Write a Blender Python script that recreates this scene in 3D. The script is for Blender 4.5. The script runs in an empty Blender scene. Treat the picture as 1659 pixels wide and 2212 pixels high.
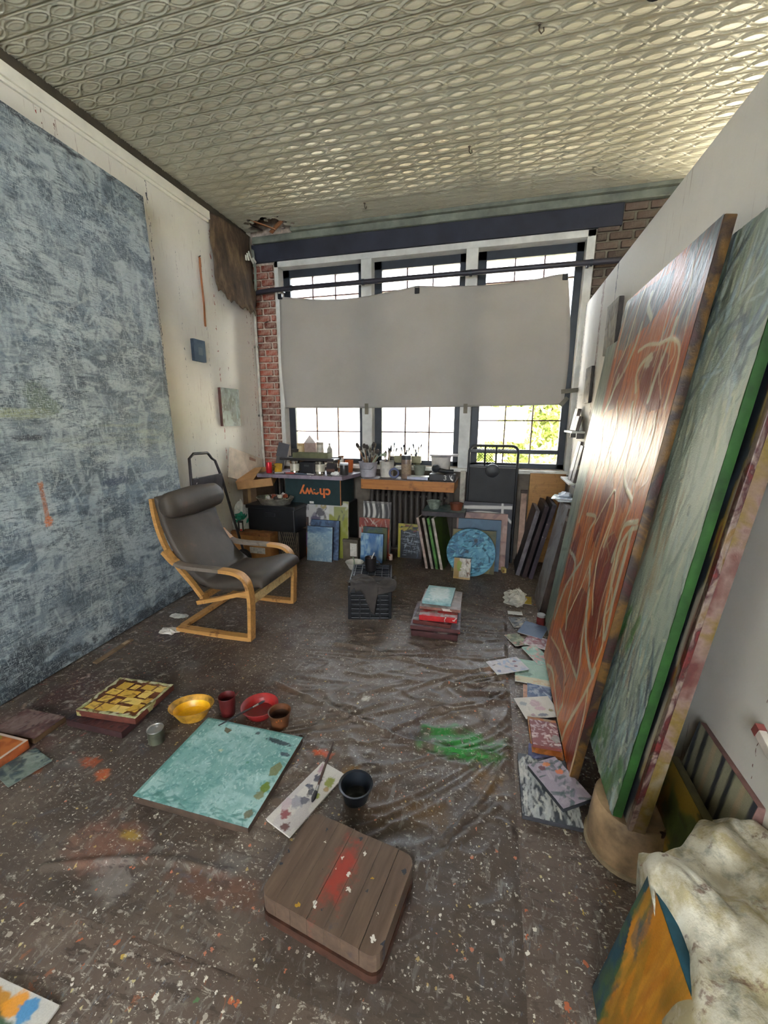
import bpy, bmesh, math, random
import numpy as np
from mathutils import Vector, Matrix
random.seed(7)
scene = bpy.context.scene
COL = scene.collection
pi = math.pi

# ------------------------------------------------------------ camera
cam = bpy.data.cameras.new('camera')
cam.sensor_fit = 'HORIZONTAL'; cam.sensor_width = 36.0
cam.lens = 887.76 / 1659 * 36.0
cam.clip_start = 0.02
camo = bpy.data.objects.new('camera', cam); COL.objects.link(camo)
yaw, pitch, roll = (math.radians(a) for a in (14.844, 12.595, -0.1967))
fw = Vector((-math.sin(yaw)*math.cos(pitch), math.cos(yaw)*math.cos(pitch), -math.sin(pitch)))
rt = Vector((math.cos(yaw), math.sin(yaw), 0)); dn = fw.cross(rt)
r2 = math.cos(roll)*rt + math.sin(roll)*dn; d2 = -math.sin(roll)*rt + math.cos(roll)*dn
camo.matrix_world = Matrix((( r2.x, -d2.x, -fw.x, 0), (r2.y, -d2.y, -fw.y, 0), (r2.z, -d2.z, -fw.z, 1.55), (0, 0, 0, 1)))
scene.camera = camo

# ------------------------------------------------------------ sky, sun, exposure
scene.view_settings.view_transform = 'Standard'
scene.view_settings.look = 'None'
scene.view_settings.gamma = 1.0
scene.view_settings.use_curve_mapping = False
scene.view_settings.exposure = 3.3
scene.cycles.use_denoising = True
scene.cycles.max_bounces = 6
scene.cycles.diffuse_bounces = 4
scene.cycles.glossy_bounces = 3
scene.cycles.use_adaptive_sampling = True
scene.cycles.adaptive_threshold = 0.08
scene.cycles.adaptive_min_samples = 20
scene.cycles.transparent_max_bounces = 8
scene.cycles.caustics_reflective = False
scene.cycles.caustics_refractive = False
scene.cycles.sample_clamp_indirect = 6.0
w = bpy.data.worlds.new('sky'); scene.world = w; w.use_nodes = True
bg = w.node_tree.nodes['Background']
bg.inputs[0].default_value = (0.86, 0.93, 1.0, 1); bg.inputs[1].default_value = 2.0
sl = bpy.data.lights.new('sun', 'SUN'); sl.energy = 9.0; sl.angle = 0.01; sl.color = (1, .93, .80)
so = bpy.data.objects.new('sun', sl); COL.objects.link(so)
so.rotation_euler = Vector((-0.75, 0.22, -0.9)).to_track_quat('-Z', 'Y').to_euler()

# ------------------------------------------------------------ helpers: colour, materials
def lin(c):
    c = np.asarray(c, float) / 255.0
    return np.where(c <= .04045, c / 12.92, ((c + .055) / 1.055) ** 2.4)
def rgba(c):
    l = lin(c); return (float(l[0]), float(l[1]), float(l[2]), 1.0)
class NB:
    """small node builder"""
    def __init__(s, name):
        s.m = bpy.data.materials.new(name); s.m.use_nodes = True
        s.t = s.m.node_tree; s.b = s.t.nodes['Principled BSDF']; s.out = s.t.nodes['Material Output']
        s.tc = s.n('ShaderNodeTexCoord')
    def n(s, typ, **kw):
        nd = s.t.nodes.new(typ)
        for k, v in kw.items():
            if isinstance(k, str) and hasattr(nd, k): setattr(nd, k, v)
        return nd
    def l(s, a, b): s.t.links.new(a, b)
    def noise(s, scale, detail=4, rough=.55, vec=None, stretch=None, dist=0):
        nd = s.n('ShaderNodeTexNoise'); nd.inputs['Scale'].default_value = scale
        nd.inputs['Detail'].default_value = detail; nd.inputs['Roughness'].default_value = rough
        nd.inputs['Distortion'].default_value = dist
        v = vec or s.tc.outputs['Object']
        if stretch:
            mp = s.n('ShaderNodeMapping'); mp.inputs['Scale'].default_value = stretch; s.l(v, mp.inputs[0]); v = mp.outputs[0]
        s.l(v, nd.inputs['Vector']); return nd.outputs['Fac']
    def ramp(s, fac, stops):
        r = s.n('ShaderNodeValToRGB'); e = r.color_ramp.elements
        while len(e) < len(stops): e.new(.5)
        for i, (p, c) in enumerate(stops):
            e[i].position = p; e[i].color = rgba(c) if not np.isscalar(c) else (c, c, c, 1)
        s.l(fac, r.inputs[0]); return r.outputs[0]
    def mix(s, fac, a, b, mode='MIX'):
        m = s.n('ShaderNodeMix', data_type='RGBA', blend_type=mode)
        for sock, v in ((m.inputs[0], fac), (m.inputs[6], a), (m.inputs[7], b)):
            if hasattr(v, 'is_linked') or isinstance(v, bpy.types.NodeSocket): s.l(v, sock)
            elif np.isscalar(v): sock.default_value = v
            else: sock.default_value = rgba(v)
        return m.outputs[2]
    def math(s, op, a, b=0.0):
        m = s.n('ShaderNodeMath', operation=op)
        for i, v in enumerate((a, b)):
            if isinstance(v, bpy.types.NodeSocket): s.l(v, m.inputs[i])
            else: m.inputs[i].default_value = v
        return m.outputs[0]
    def bump(s, h, strength=.3, dist=.01):
        b = s.n('ShaderNodeBump'); b.inputs['Strength'].default_value = strength; b.inputs['Distance'].default_value = dist
        s.l(h, b.inputs['Height']); s.l(b.outputs[0], s.b.inputs['Normal'])
    def splat(s, scale, dens, rad, cols, base, seed=0.0, stretch=(1, 1, 1)):
        """round and torn paint drops: voronoi cells, each with its own colour and size"""
        mp = s.n('ShaderNodeMapping'); mp.inputs['Location'].default_value = (seed, seed*1.7, 0); mp.inputs['Scale'].default_value = stretch
        s.l(s.tc.outputs['Object'], mp.inputs[0])
        nz = s.n('ShaderNodeTexNoise'); nz.inputs['Scale'].default_value = scale*2.3; s.l(mp.outputs[0], nz.inputs['Vector'])
        ad = s.n('ShaderNodeMixRGB'); ad.blend_type = 'ADD'; ad.inputs[0].default_value = 1.1/scale
        s.l(mp.outputs[0], ad.inputs[1]); s.l(nz.outputs['Color'], ad.inputs[2])
        v = s.n('ShaderNodeTexVoronoi', voronoi_dimensions='2D'); v.inputs['Scale'].default_value = scale; s.l(ad.outputs[0], v.inputs['Vector'])
        sp = s.n('ShaderNodeSeparateColor'); s.l(v.outputs['Color'], sp.inputs[0])
        r = s.math('MULTIPLY', s.math('POWER', sp.outputs[0], 2.0), rad)
        m = s.math('MULTIPLY', s.math('LESS_THAN', v.outputs['Distance'], r), s.math('LESS_THAN', sp.outputs[1], dens))
        rp = s.n('ShaderNodeValToRGB'); rp.color_ramp.interpolation = 'CONSTANT'; e = rp.color_ramp.elements
        while len(e) < len(cols): e.new(.5)
        for i, c in enumerate(cols): e[i].position = i/len(cols); e[i].color = rgba(c)
        s.l(sp.outputs[2], rp.inputs[0])
        return s.mix(m, base, rp.outputs[0])
    def set(s, col=None, rough=None, metal=None, spec=None):
        if col is not None:
            if isinstance(col, bpy.types.NodeSocket): s.l(col, s.b.inputs['Base Color'])
            else: s.b.inputs['Base Color'].default_value = rgba(col)
        if rough is not None:
            if isinstance(rough, bpy.types.NodeSocket): s.l(rough, s.b.inputs['Roughness'])
            else: s.b.inputs['Roughness'].default_value = rough
        if metal is not None: s.b.inputs['Metallic'].default_value = metal
        if spec is not None: s.b.inputs['Specular IOR Level'].default_value = spec
        return s.m
_M = {}
def mat(col, rough=.6, metal=0.0, var=.18, scale=9.0, bump=.12, spots=None, stretch=None, spec=.4):
    """plain surface: mottled colour, fine relief, optional paint spots"""
    key = (tuple(col), rough, metal, var, scale, bump, None if not spots else tuple(map(tuple, spots)), stretch)
    if key in _M: return _M[key]
    b = NB('surface_%d' % len(_M))
    f = b.noise(scale, 5, .6, stretch=stretch)
    c = np.asarray(col, float)
    o = b.ramp(f, [(.25, np.clip(c*(1-var), 0, 255)), (.75, np.clip(c*(1+var), 0, 255))])
    if spots: o = b.splat(14, .22, .5, spots, o, seed=len(_M)*1.3)
    b.set(o, rough, metal, spec)
    if bump: b.bump(b.noise(scale*6, 3, .6, stretch=stretch), bump, .004)
    _M[key] = b.m; return b.m

def patchmat(cols, scale=5.0, rough=.7, stretch=None):
    """patches of several dried paints"""
    key = ('patch', tuple(cols), scale, rough, stretch)
    if key in _M: return _M[key]
    b = NB('dried_paint_%d' % len(_M)); f = b.noise(scale, 4, .6, stretch=stretch, dist=.6); r = b.n('ShaderNodeValToRGB'); e = r.color_ramp.elements
    n = len(cols)
    while len(e) < n: e.new(.5)
    for i, c in enumerate(cols): e[i].position = .28+.46*i/max(1, n-1); e[i].color = rgba(c)
    b.l(f, r.inputs[0]); o = b.mix(1.0, r.outputs[0], b.ramp(b.noise(60, 4, .7), [(.25, .7), (.75, 1.0)]), 'MULTIPLY')
    b.set(o, rough, 0, .4); b.bump(b.noise(30, 4, .7), .4, .006); _M[key] = b.m; return b.m
# ------------------------------------------------------------ helpers: meshes
def link(name, me, m=None, parent=None, loc=None, rot=None):
    o = bpy.data.objects.new(name, me); COL.objects.link(o)
    if m is not None and me is not None and not me.materials: me.materials.append(m)
    if parent is not None: o.parent = parent
    if loc is not None: o.location = loc
    if rot is not None: o.rotation_euler = rot
    return o
def tag(o, label=None, cat=None, group=None, kind=None):
    if label: o['label'] = label
    if cat: o['category'] = cat
    if group: o['group'] = group
    if kind: o['kind'] = kind
    return o
def empty(name, loc=(0, 0, 0), rotz=0.0, rot=None):
    o = bpy.data.objects.new(name, None); COL.objects.link(o); o.location = loc
    o.rotation_euler = rot or (0, 0, rotz); o.empty_display_size = .05; return o
def me_from(name, vs, fs, smooth=False):
    me = bpy.data.meshes.new(name); me.from_pydata([tuple(v) for v in vs], [], fs); me.update()
    if smooth: me.shade_smooth()
    return me
def bm_me(bm, name, smooth=False):
    me = bpy.data.meshes.new(name); bm.to_mesh(me); bm.free()
    if smooth: me.shade_smooth()
    return me
class MB:
    """collects shapes of ONE part"""
    def __init__(s): s.bm = bmesh.new()
    def box(s, c, size, rot=None, bev=0.0):
        r = bmesh.ops.create_cube(s.bm, size=1.0)
        vs = r['verts']
        bmesh.ops.scale(s.bm, vec=size, verts=vs)
        if bev:
            es = list({e for v in vs for e in v.link_edges})
            vs = list({v for f in bmesh.ops.bevel(s.bm, geom=es, offset=bev, segments=2, affect='EDGES', profile=.5)['faces'] for v in f.verts} | {v for v in vs if v.is_valid})
        if rot is not None: bmesh.ops.rotate(s.bm, verts=vs, cent=(0, 0, 0), matrix=rot if isinstance(rot, Matrix) else Matrix.Rotation(rot, 3, 'Z'))
        bmesh.ops.translate(s.bm, vec=c, verts=vs); return s
    def bx(s, x0, x1, y0, y1, z0, z1, bev=0.0):
        return s.box(((x0+x1)/2, (y0+y1)/2, (z0+z1)/2), (abs(x1-x0), abs(y1-y0), abs(z1-z0)), None, bev)
    def lathe(s, prof, c=(0, 0, 0), seg=20, sx=1.0, sy=1.0, wob=0.0):
        rings = []
        for i, (r, z) in enumerate(prof):
            if r < 1e-5: rings.append([s.bm.verts.new((c[0], c[1], c[2]+z))])
            else: rings.append([s.bm.verts.new((c[0]+r*sx*math.cos(2*pi*k/seg)*(1+wob*math.sin(k*1.7+i)), c[1]+r*sy*math.sin(2*pi*k/seg)*(1+wob*math.cos(k*2.3+i)), c[2]+z)) for k in range(seg)])
        for a, b in zip(rings, rings[1:]):
            for k in range(seg):
                k2 = (k+1) % seg
                try:
                    if len(a) == 1 and len(b) == 1: break
                    if len(a) == 1: s.bm.faces.new((a[0], b[k2], b[k]))
                    elif len(b) == 1: s.bm.faces.new((a[k], a[k2], b[0]))
                    else: s.bm.faces.new((a[k], a[k2], b[k2], b[k]))
                except ValueError: pass
        return s
    def tube(s, pts, r, seg=8, closed=False, flat=None):
        """swept round bar; r number or list; flat=(w,t): swept flat strap, w along flat axis"""
        pts = [Vector(p) for p in pts]; n = len(pts); rings = []; up = None
        for i, p in enumerate(pts):
            a = pts[(i-1) % n] if (closed or i) else p; b = pts[(i+1) % n] if (closed or i < n-1) else p
            d = (b-a).normalized()
            if up is None:
                up = Vector((0, 0, 1)) if abs(d.z) < .9 else Vector((0, 1, 0))
            x = d.cross(up).normalized(); up = x.cross(d).normalized()
            rr = r[i] if isinstance(r, (list, tuple)) else r
            rings.append([s.bm.verts.new(p + x*rr*math.cos(2*pi*k/seg) + up*rr*math.sin(2*pi*k/seg)) for k in range(seg)])
        for i in range(n if closed else n-1):
            a, b = rings[i], rings[(i+1) % n]
            for k in range(seg): s.bm.faces.new((a[k], a[(k+1) % seg], b[(k+1) % seg], b[k]))
        if not closed: s.bm.faces.new(rings[0][::-1]); s.bm.faces.new(rings[-1])
        return s
    def strap(s, pts, side, wid, thk):
        """flat bent lath: centre line pts, width along vector side, thickness across"""
        pts = [Vector(p) for p in pts]; side = Vector(side).normalized(); rings = []
        for i, p in enumerate(pts):
            d = (pts[min(i+1, len(pts)-1)] - pts[max(i-1, 0)]).normalized(); nn = d.cross(side).normalized()
            rings.append([s.bm.verts.new(p + side*a*wid/2 + nn*b*thk/2) for a, b in ((-1, -1), (1, -1), (1, 1), (-1, 1))])
        for a, b in zip(rings, rings[1:]):
            for k in range(4): s.bm.faces.new((a[k], a[(k+1) % 4], b[(k+1) % 4], b[k]))
        s.bm.faces.new(rings[0][::-1]); s.bm.faces.new(rings[-1]); return s
    def prism(s, poly, z0, z1):
        a = [s.bm.verts.new((x, y, z0)) for x, y in poly]; b = [s.bm.verts.new((x, y, z1)) for x, y in poly]
        n = len(poly); s.bm.faces.new(a[::-1]); s.bm.faces.new(b)
        for k in range(n): s.bm.faces.new((a[k], a[(k+1) % n], b[(k+1) % n], b[k]))
        return s
    def quad(s, *p): s.bm.faces.new([s.bm.verts.new(q) for q in p]); return s
    def done(s, name, m, parent=None, loc=None, rot=None, smooth=False, bev=0.0):
        bmesh.ops.recalc_face_normals(s.bm, faces=s.bm.faces)
        me = bm_me(s.bm, name, smooth)
        if smooth:
            me.set_sharp_from_angle(angle=math.radians(42))
        return link(name, me, m, parent, loc, rot)
def copy_tree(o, parent=None):
    c = o.copy(); COL.objects.link(c)
    if parent is not None: c.parent = parent
    for ch in list(o.children): copy_tree(ch, c)
    return c

# ------------------------------------------------------------ helpers: painted surfaces
_LAT = {}
def vnoise(x, y, seed):
    """smooth value noise, arrays in, 0..1 out"""
    if seed not in _LAT: _LAT[seed] = np.random.RandomState(seed).rand(64, 64)
    L = _LAT[seed]
    xi = np.floor(x).astype(int); yi = np.floor(y).astype(int); fx = x-xi; fy = y-yi
    fx = fx*fx*(3-2*fx); fy = fy*fy*(3-2*fy)
    g = lambda a, b: L[a % 64, b % 64]
    return (g(xi, yi)*(1-fx)+g(xi+1, yi)*fx)*(1-fy) + (g(xi, yi+1)*(1-fx)+g(xi+1, yi+1)*fx)*fy
def fnoise(x, y, seed, oct=3):
    a = 0; t = 0; k = 1.0
    for i in range(oct): a = a + k*vnoise(x*2**i, y*2**i, seed+i*11); t += k; k *= .55
    return a/t
def sst(a, b, x): t = np.clip((x-a)/(b-a), 0, 1); return t*t*(3-2*t)
class Paint:
    """colour and paint thickness laid stroke by stroke on a grid of w x h metres"""
    def __init__(s, w, h, n, base, seed=1):
        s.w, s.h = w, h; s.nx = max(4, int(round(n*w/max(w, h)))); s.ny = max(4, int(round(n*h/max(w, h))))
        s.X, s.Y = np.meshgrid(np.linspace(0, w, s.nx+1), np.linspace(0, h, s.ny+1))
        s.C = np.ones(s.X.shape+(3,))*lin(base); s.H = np.zeros(s.X.shape); s.rs = np.random.RandomState(seed); s.seed = seed
    def mask(s, m, c, a=1.0, hgt=0.0):
        m = m*a; s.C = s.C*(1-m[..., None]) + lin(c)*m[..., None]; s.H += m*hgt; return s
    def cloud(s, c, fx, fy, lo=.5, hi=.65, a=1.0, seed=0, oct=3):
        return s.mask(sst(lo, hi, fnoise(s.X*fx+3.1, s.Y*fy+7.7, s.seed+seed, oct)), c, a)
    def blob(s, x, y, rx, ry, c, a=1.0, ang=0.0, soft=.25, rough=.35, hgt=0.0):
        dx = s.X-x; dy = s.Y-y; ca, sa = math.cos(ang), math.sin(ang)
        u = (dx*ca+dy*sa)/rx; v = (-dx*sa+dy*ca)/ry
        d = np.sqrt(u*u+v*v) + rough*(fnoise(s.X*2.2/min(rx, ry), s.Y*2.2/min(rx, ry), s.seed+int(abs(x)*97+abs(y)*31), 2)-.5)*2
        return s.mask(1-sst(1-soft, 1+soft*.3, d), c, a, hgt)
    def rect(s, x0, x1, y0, y1, c, a=1.0):
        e = .5*s.w/s.nx; return s.mask(sst(x0-e, x0+e, s.X)*(1-sst(x1-e, x1+e, s.X))*sst(y0-e, y0+e, s.Y)*(1-sst(y1-e, y1+e, s.Y)), c, a)
    def poly(s, pts, c, a=1.0):
        m = np.zeros(s.X.shape, bool); n = len(pts)
        for i in range(n):
            (x0, y0), (x1, y1) = pts[i], pts[(i+1) % n]
            if y0 == y1: continue
            m ^= ((s.Y > min(y0, y1)) & (s.Y <= max(y0, y1)) & (s.X < (x1-x0)*(s.Y-y0)/(y1-y0)+x0))
        return s.mask(m.astype(float), c, a)
    def line(s, pts, wd, c, a=1.0, hgt=.0006, wob=.25):
        pts = np.asarray(pts, float); best = np.full(s.X.shape, 9e9)
        # catmull-rom
        if len(pts) > 2:
            q = np.vstack([2*pts[0]-pts[1], pts, 2*pts[-1]-pts[-2]]); out = []
            for i in range(1, len(q)-2):
                for t in np.linspace(0, 1, 6, endpoint=False):
                    out.append(.5*((2*q[i])+(-q[i-1]+q[i+1])*t+(2*q[i-1]-5*q[i]+4*q[i+1]-q[i+2])*t*t+(-q[i-1]+3*q[i]-3*q[i+1]+q[i+2])*t**3))
            out.append(pts[-1]); pts = np.array(out)
        for (x0, y0), (x1, y1) in zip(pts, pts[1:]):
            dx, dy = x1-x0, y1-y0; L = dx*dx+dy*dy+1e-12
            i0, i1, j0, j1 = s.win(min(x0, x1)-wd*2, max(x0, x1)+wd*2, min(y0, y1)-wd*2, max(y0, y1)+wd*2)
            if i1 <= i0 or j1 <= j0: continue
            X, Y = s.X[j0:j1, i0:i1], s.Y[j0:j1, i0:i1]
            t = np.clip(((X-x0)*dx+(Y-y0)*dy)/L, 0, 1)
            best[j0:j1, i0:i1] = np.minimum(best[j0:j1, i0:i1], np.hypot(X-x0-t*dx, Y-y0-t*dy))
        ww = wd*(1+wob*(fnoise(s.X/wd*.12, s.Y/wd*.12, s.seed+5, 2)-.5)*2); e = .6*s.w/s.nx
        return s.mask(1-sst(ww-e, ww+e, best), c, a, hgt)
    def win(s, x0, x1, y0, y1):
        return (max(0, int(x0/s.w*s.nx)), min(s.nx+1, int(x1/s.w*s.nx)+2), max(0, int(y0/s.h*s.ny)), min(s.ny+1, int(y1/s.h*s.ny)+2))
    def strokes(s, n, ln, wd, ang, sd, cols, a=.8, box=None, hgt=.0008, dry=.5):
        rs = s.rs; x0, x1, y0, y1 = box or (0, s.w, 0, s.h); cl = [lin(c) for c in cols]
        for _ in range(n):
            x = rs.uniform(x0, x1); y = rs.uniform(y0, y1); L = ln*rs.uniform(.4, 1.6)/2; W = wd*rs.uniform(.5, 1.5)/2
            t = ang + rs.randn()*sd; ca, sa = math.cos(t), math.sin(t)
            ex = abs(L*ca)+abs(W*sa); ey = abs(L*sa)+abs(W*ca)
            i0, i1, j0, j1 = s.win(x-ex, x+ex, y-ey, y+ey)
            if i1 <= i0 or j1 <= j0: continue
            dx = s.X[j0:j1, i0:i1]-x; dy = s.Y[j0:j1, i0:i1]-y
            u = (dx*ca+dy*sa)/L; v = (-dx*sa+dy*ca)/W
            br = rs.rand(9); bi = np.clip((v+1)*4, 0, 7.999).astype(int); fr = np.clip((v+1)*4, 0, 7.999)-bi
            bv = br[bi]*(1-fr)+br[bi+1]*fr
            m = (1-sst(.75, 1.0, np.abs(v)))*(1-sst(.7, 1.0, np.abs(u)+.35*bv*dry))*(1-dry*bv*sst(-.6, 1, u))
            m = np.clip(m*a*rs.uniform(.6, 1.1), 0, 1)
            c = cl[rs.randint(len(cl))]*rs.uniform(.88, 1.12)
            s.C[j0:j1, i0:i1] = s.C[j0:j1, i0:i1]*(1-m[..., None]) + c*m[..., None]
            s.H[j0:j1, i0:i1] = s.H[j0:j1, i0:i1]*(1-.5*m) + m*hgt*(.4+bv)
        return s
    def mesh(s, name, z0=.001, edge=.0):
        vs = np.stack([s.X, s.Y, z0+np.clip(s.H, -.001, .02)], -1).reshape(-1, 3)
        ny, nx = s.X.shape
        idx = np.arange(nx*ny).reshape(ny, nx)
        f = np.stack([idx[:-1, :-1], idx[:-1, 1:], idx[1:, 1:], idx[1:, :-1]], -1).reshape(-1, 4)
        return grid_mesh(name, vs, f, s.C.reshape(-1, 3))
def grid_mesh(name, vs, f, cols, smooth=True):
    me = bpy.data.meshes.new(name)
    me.vertices.add(len(vs)); me.vertices.foreach_set('co', vs.astype(np.float32).ravel())
    me.loops.add(f.size); me.loops.foreach_set('vertex_index', f.astype(np.int32).ravel())
    me.polygons.add(len(f)); me.polygons.foreach_set('loop_start', np.arange(0, f.size, 4, dtype=np.int32))
    me.update(calc_edges=True)
    at = me.color_attributes.new('paint', 'FLOAT_COLOR', 'POINT')
    at.data.foreach_set('color', np.concatenate([np.clip(cols, 0, 1), np.ones((len(cols), 1))], 1).astype(np.float32).ravel())
    if smooth: me.shade_smooth()
    me.validate(); return me
_pm = {}
def paintmat(rough=.5, bump=.25, fine=220.0, spec=.5, stretch=None, grain=.16):
    k = (rough, bump, fine, spec, stretch, grain)
    if k in _pm: return _pm[k]
    b = NB('paint_%d' % len(_pm))
    at = b.n('ShaderNodeVertexColor', layer_name='paint')
    f = b.noise(fine, 4, .65, stretch=stretch)
    o = b.mix(1.0, at.outputs[0], b.ramp(f, [(.2, 1-grain*1.6), (.8, 1.0)]), 'MULTIPLY')
    b.set(o, rough, 0, spec); b.bump(f, bump, .003); _pm[k] = b.m; return b.m
def frame_mat(u, v, n, o):
    return Matrix(((u.x, v.x, n.x, o.x), (u.y, v.y, n.y, o.y), (u.z, v.z, n.z, o.z), (0, 0, 0, 1)))
SIDE = {}
def canvas(label, P, t, M, side=(150, 140, 125), spots=((90, 60, 50), (200, 190, 170), (60, 60, 70)), name='canvas', cat='painting', group=None, rough=.5, bump=.25, smat=None, fmat=None):
    """stretched canvas: stretcher body (sides and back) with the painted face as its part.  local x right, y up, z out"""
    mb = MB(); mb.bx(0, P.w, 0, P.h, -t, 0, min(.004, t*.2))
    o = mb.done(name, smat or mat(side, .75, var=.3, scale=12, spots=spots), smooth=True); o.matrix_world = M
    tag(o, label, cat, group)
    f = link('painted_face', P.mesh('painted_face', .0008), fmat or paintmat(rough, bump), o)
    return o
def lean(px, py, w, face, tilt, t, z=0.0):
    """matrix of a board w wide whose bottom front edge is centred on (px,py): face = degrees it looks to, tilt = lean back in degrees"""
    a = math.radians(face); l = math.radians(tilt)
    d = Vector((math.cos(a), math.sin(a), 0)); u = Vector((-d.y, d.x, 0))
    v = -d*math.sin(l) + Vector((0, 0, math.cos(l))); n = u.cross(v)
    o = Vector((px, py, z + t*math.sin(l) + .001)) - u*w/2
    return frame_mat(u, v, n, o)
def flat(cx, cy, w, h, rot, z, tx=0.0, ty=0.0):
    """matrix of a board lying face up, centre at cx,cy, top at z, turned by rot degrees; tx, ty tip it"""
    R = Matrix.Rotation(math.radians(rot), 3, 'Z') @ Matrix.Rotation(math.radians(tx), 3, 'X') @ Matrix.Rotation(math.radians(ty), 3, 'Y')
    u, v, n = R.col[0], R.col[1], R.col[2]
    return frame_mat(u, v, n, Vector((cx, cy, z)) - u*w/2 - v*h/2)

# ============================================================ THE SETTING
XL, YW, XP, ZC = -2.85, 4.72, 0.775, 3.6
YB, XR = -3.2, 3.3
def struct(o): o['kind'] = 'structure'; return o
# ---- wall paint with drips and scuffs
def wallpaint(name, base, drip, dens):
    b = NB(name)
    o = b.ramp(b.noise(1.3, 5, .6), [(.3, np.asarray(base)*.93), (.7, base)])
    d = b.noise(9, 3, .6, stretch=(6, 6, .55)); m1 = b.noise(1.6, 2, .5)
    msk = b.math('MULTIPLY', b.ramp(d, [(.60, 0.0), (.66, 1.0)]), b.ramp(m1, [(.48, 0.0), (.66, dens)]))
    o = b.mix(msk, o, drip)
    o = b.splat(26, .10, .42, [drip, (120, 90, 80), (80, 84, 92), (150, 60, 45)], o, 2.0, (1, 1, .45))
    b.set(o, .62, 0, .3); b.bump(b.noise(60, 4, .6), .12, .004); return b.m
M_wallL = wallpaint('plaster_left', (236, 231, 220), (150, 122, 112), .5)
M_wallP = wallpaint('panel_right', (220, 216, 208), (140, 114, 104), .65)
M_white = mat((226, 224, 216), .5, var=.06, scale=4)
M_trimw = mat((196, 196, 192), .55, var=.12, scale=5)
M_steel = mat((40, 46, 54), .5, var=.15)
M_mort = mat((176, 162, 148), .9, var=.25, scale=20, bump=.5)
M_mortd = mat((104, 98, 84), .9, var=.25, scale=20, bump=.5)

# ---- floor boards under everything
def floormat():
    b = NB('painted_floor')
    o = b.ramp(b.noise(1.7, 6, .65), [(.30, (74, 62, 54)), (.5, (94, 80, 70)), (.72, (118, 104, 92))])
    o = b.mix(b.ramp(b.noise(5.5, 6, .75, dist=.8), [(.55, 0.0), (.75, .7)]), o, (126, 118, 112))
    o = b.mix(b.ramp(b.noise(3.3, 5, .7, stretch=(1, 2.2, 1)), [(.56, 0.0), (.70, .75)]), o, (100, 64, 54))
    o = b.mix(b.ramp(b.noise(22, 6, .8, dist=.4), [(.60, 0.0), (.70, .6)]), o, (150, 142, 132))
    for sc, st, lo, c, am in ((9, (1, 3, 1), .60, (60, 50, 44), .7), (12, (3, 1, 1), .62, (134, 126, 120), .6), (30, (1, 2, 1), .64, (180, 172, 160), .7), (24, (2.5, 1, 1), .66, (96, 104, 116), .6), (17, (1, 1, 1), .68, (150, 92, 60), .6), (45, (1, 1.6, 1), .66, (206, 198, 184), .8)):
        o = b.mix(b.math('MULTIPLY', b.ramp(b.noise(sc, 4, .72, stretch=st, dist=.5), [(lo-.05, 0.0), (lo-.01, am)]), b.ramp(b.noise(2.3+sc*.02, 2, .6), [(.36, 0.0), (.52, 1.0)])), o, c)
    o = b.splat(44, .07, .45, [(206, 200, 186), (160, 150, 138), (180, 150, 70), (176, 96, 62), (84, 116, 76), (216, 210, 198)], o, 5.0)
    o = b.splat(100, .10, .5, [(200, 194, 182), (170, 160, 150), (190, 176, 130), (212, 206, 196)], o, 9.0)
    b.set(o, b.ramp(b.noise(4, 4, .6), [(.3, .42), (.7, .68)]), 0, .45); b.bump(b.noise(34, 5, .7), .35, .006); return b.m
M_floor = floormat()
fl = MB(); fl.bx(XL-.3, XR, YB, YW+.3, -.2, 0); fl = struct(fl.done('floor', M_floor))



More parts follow.
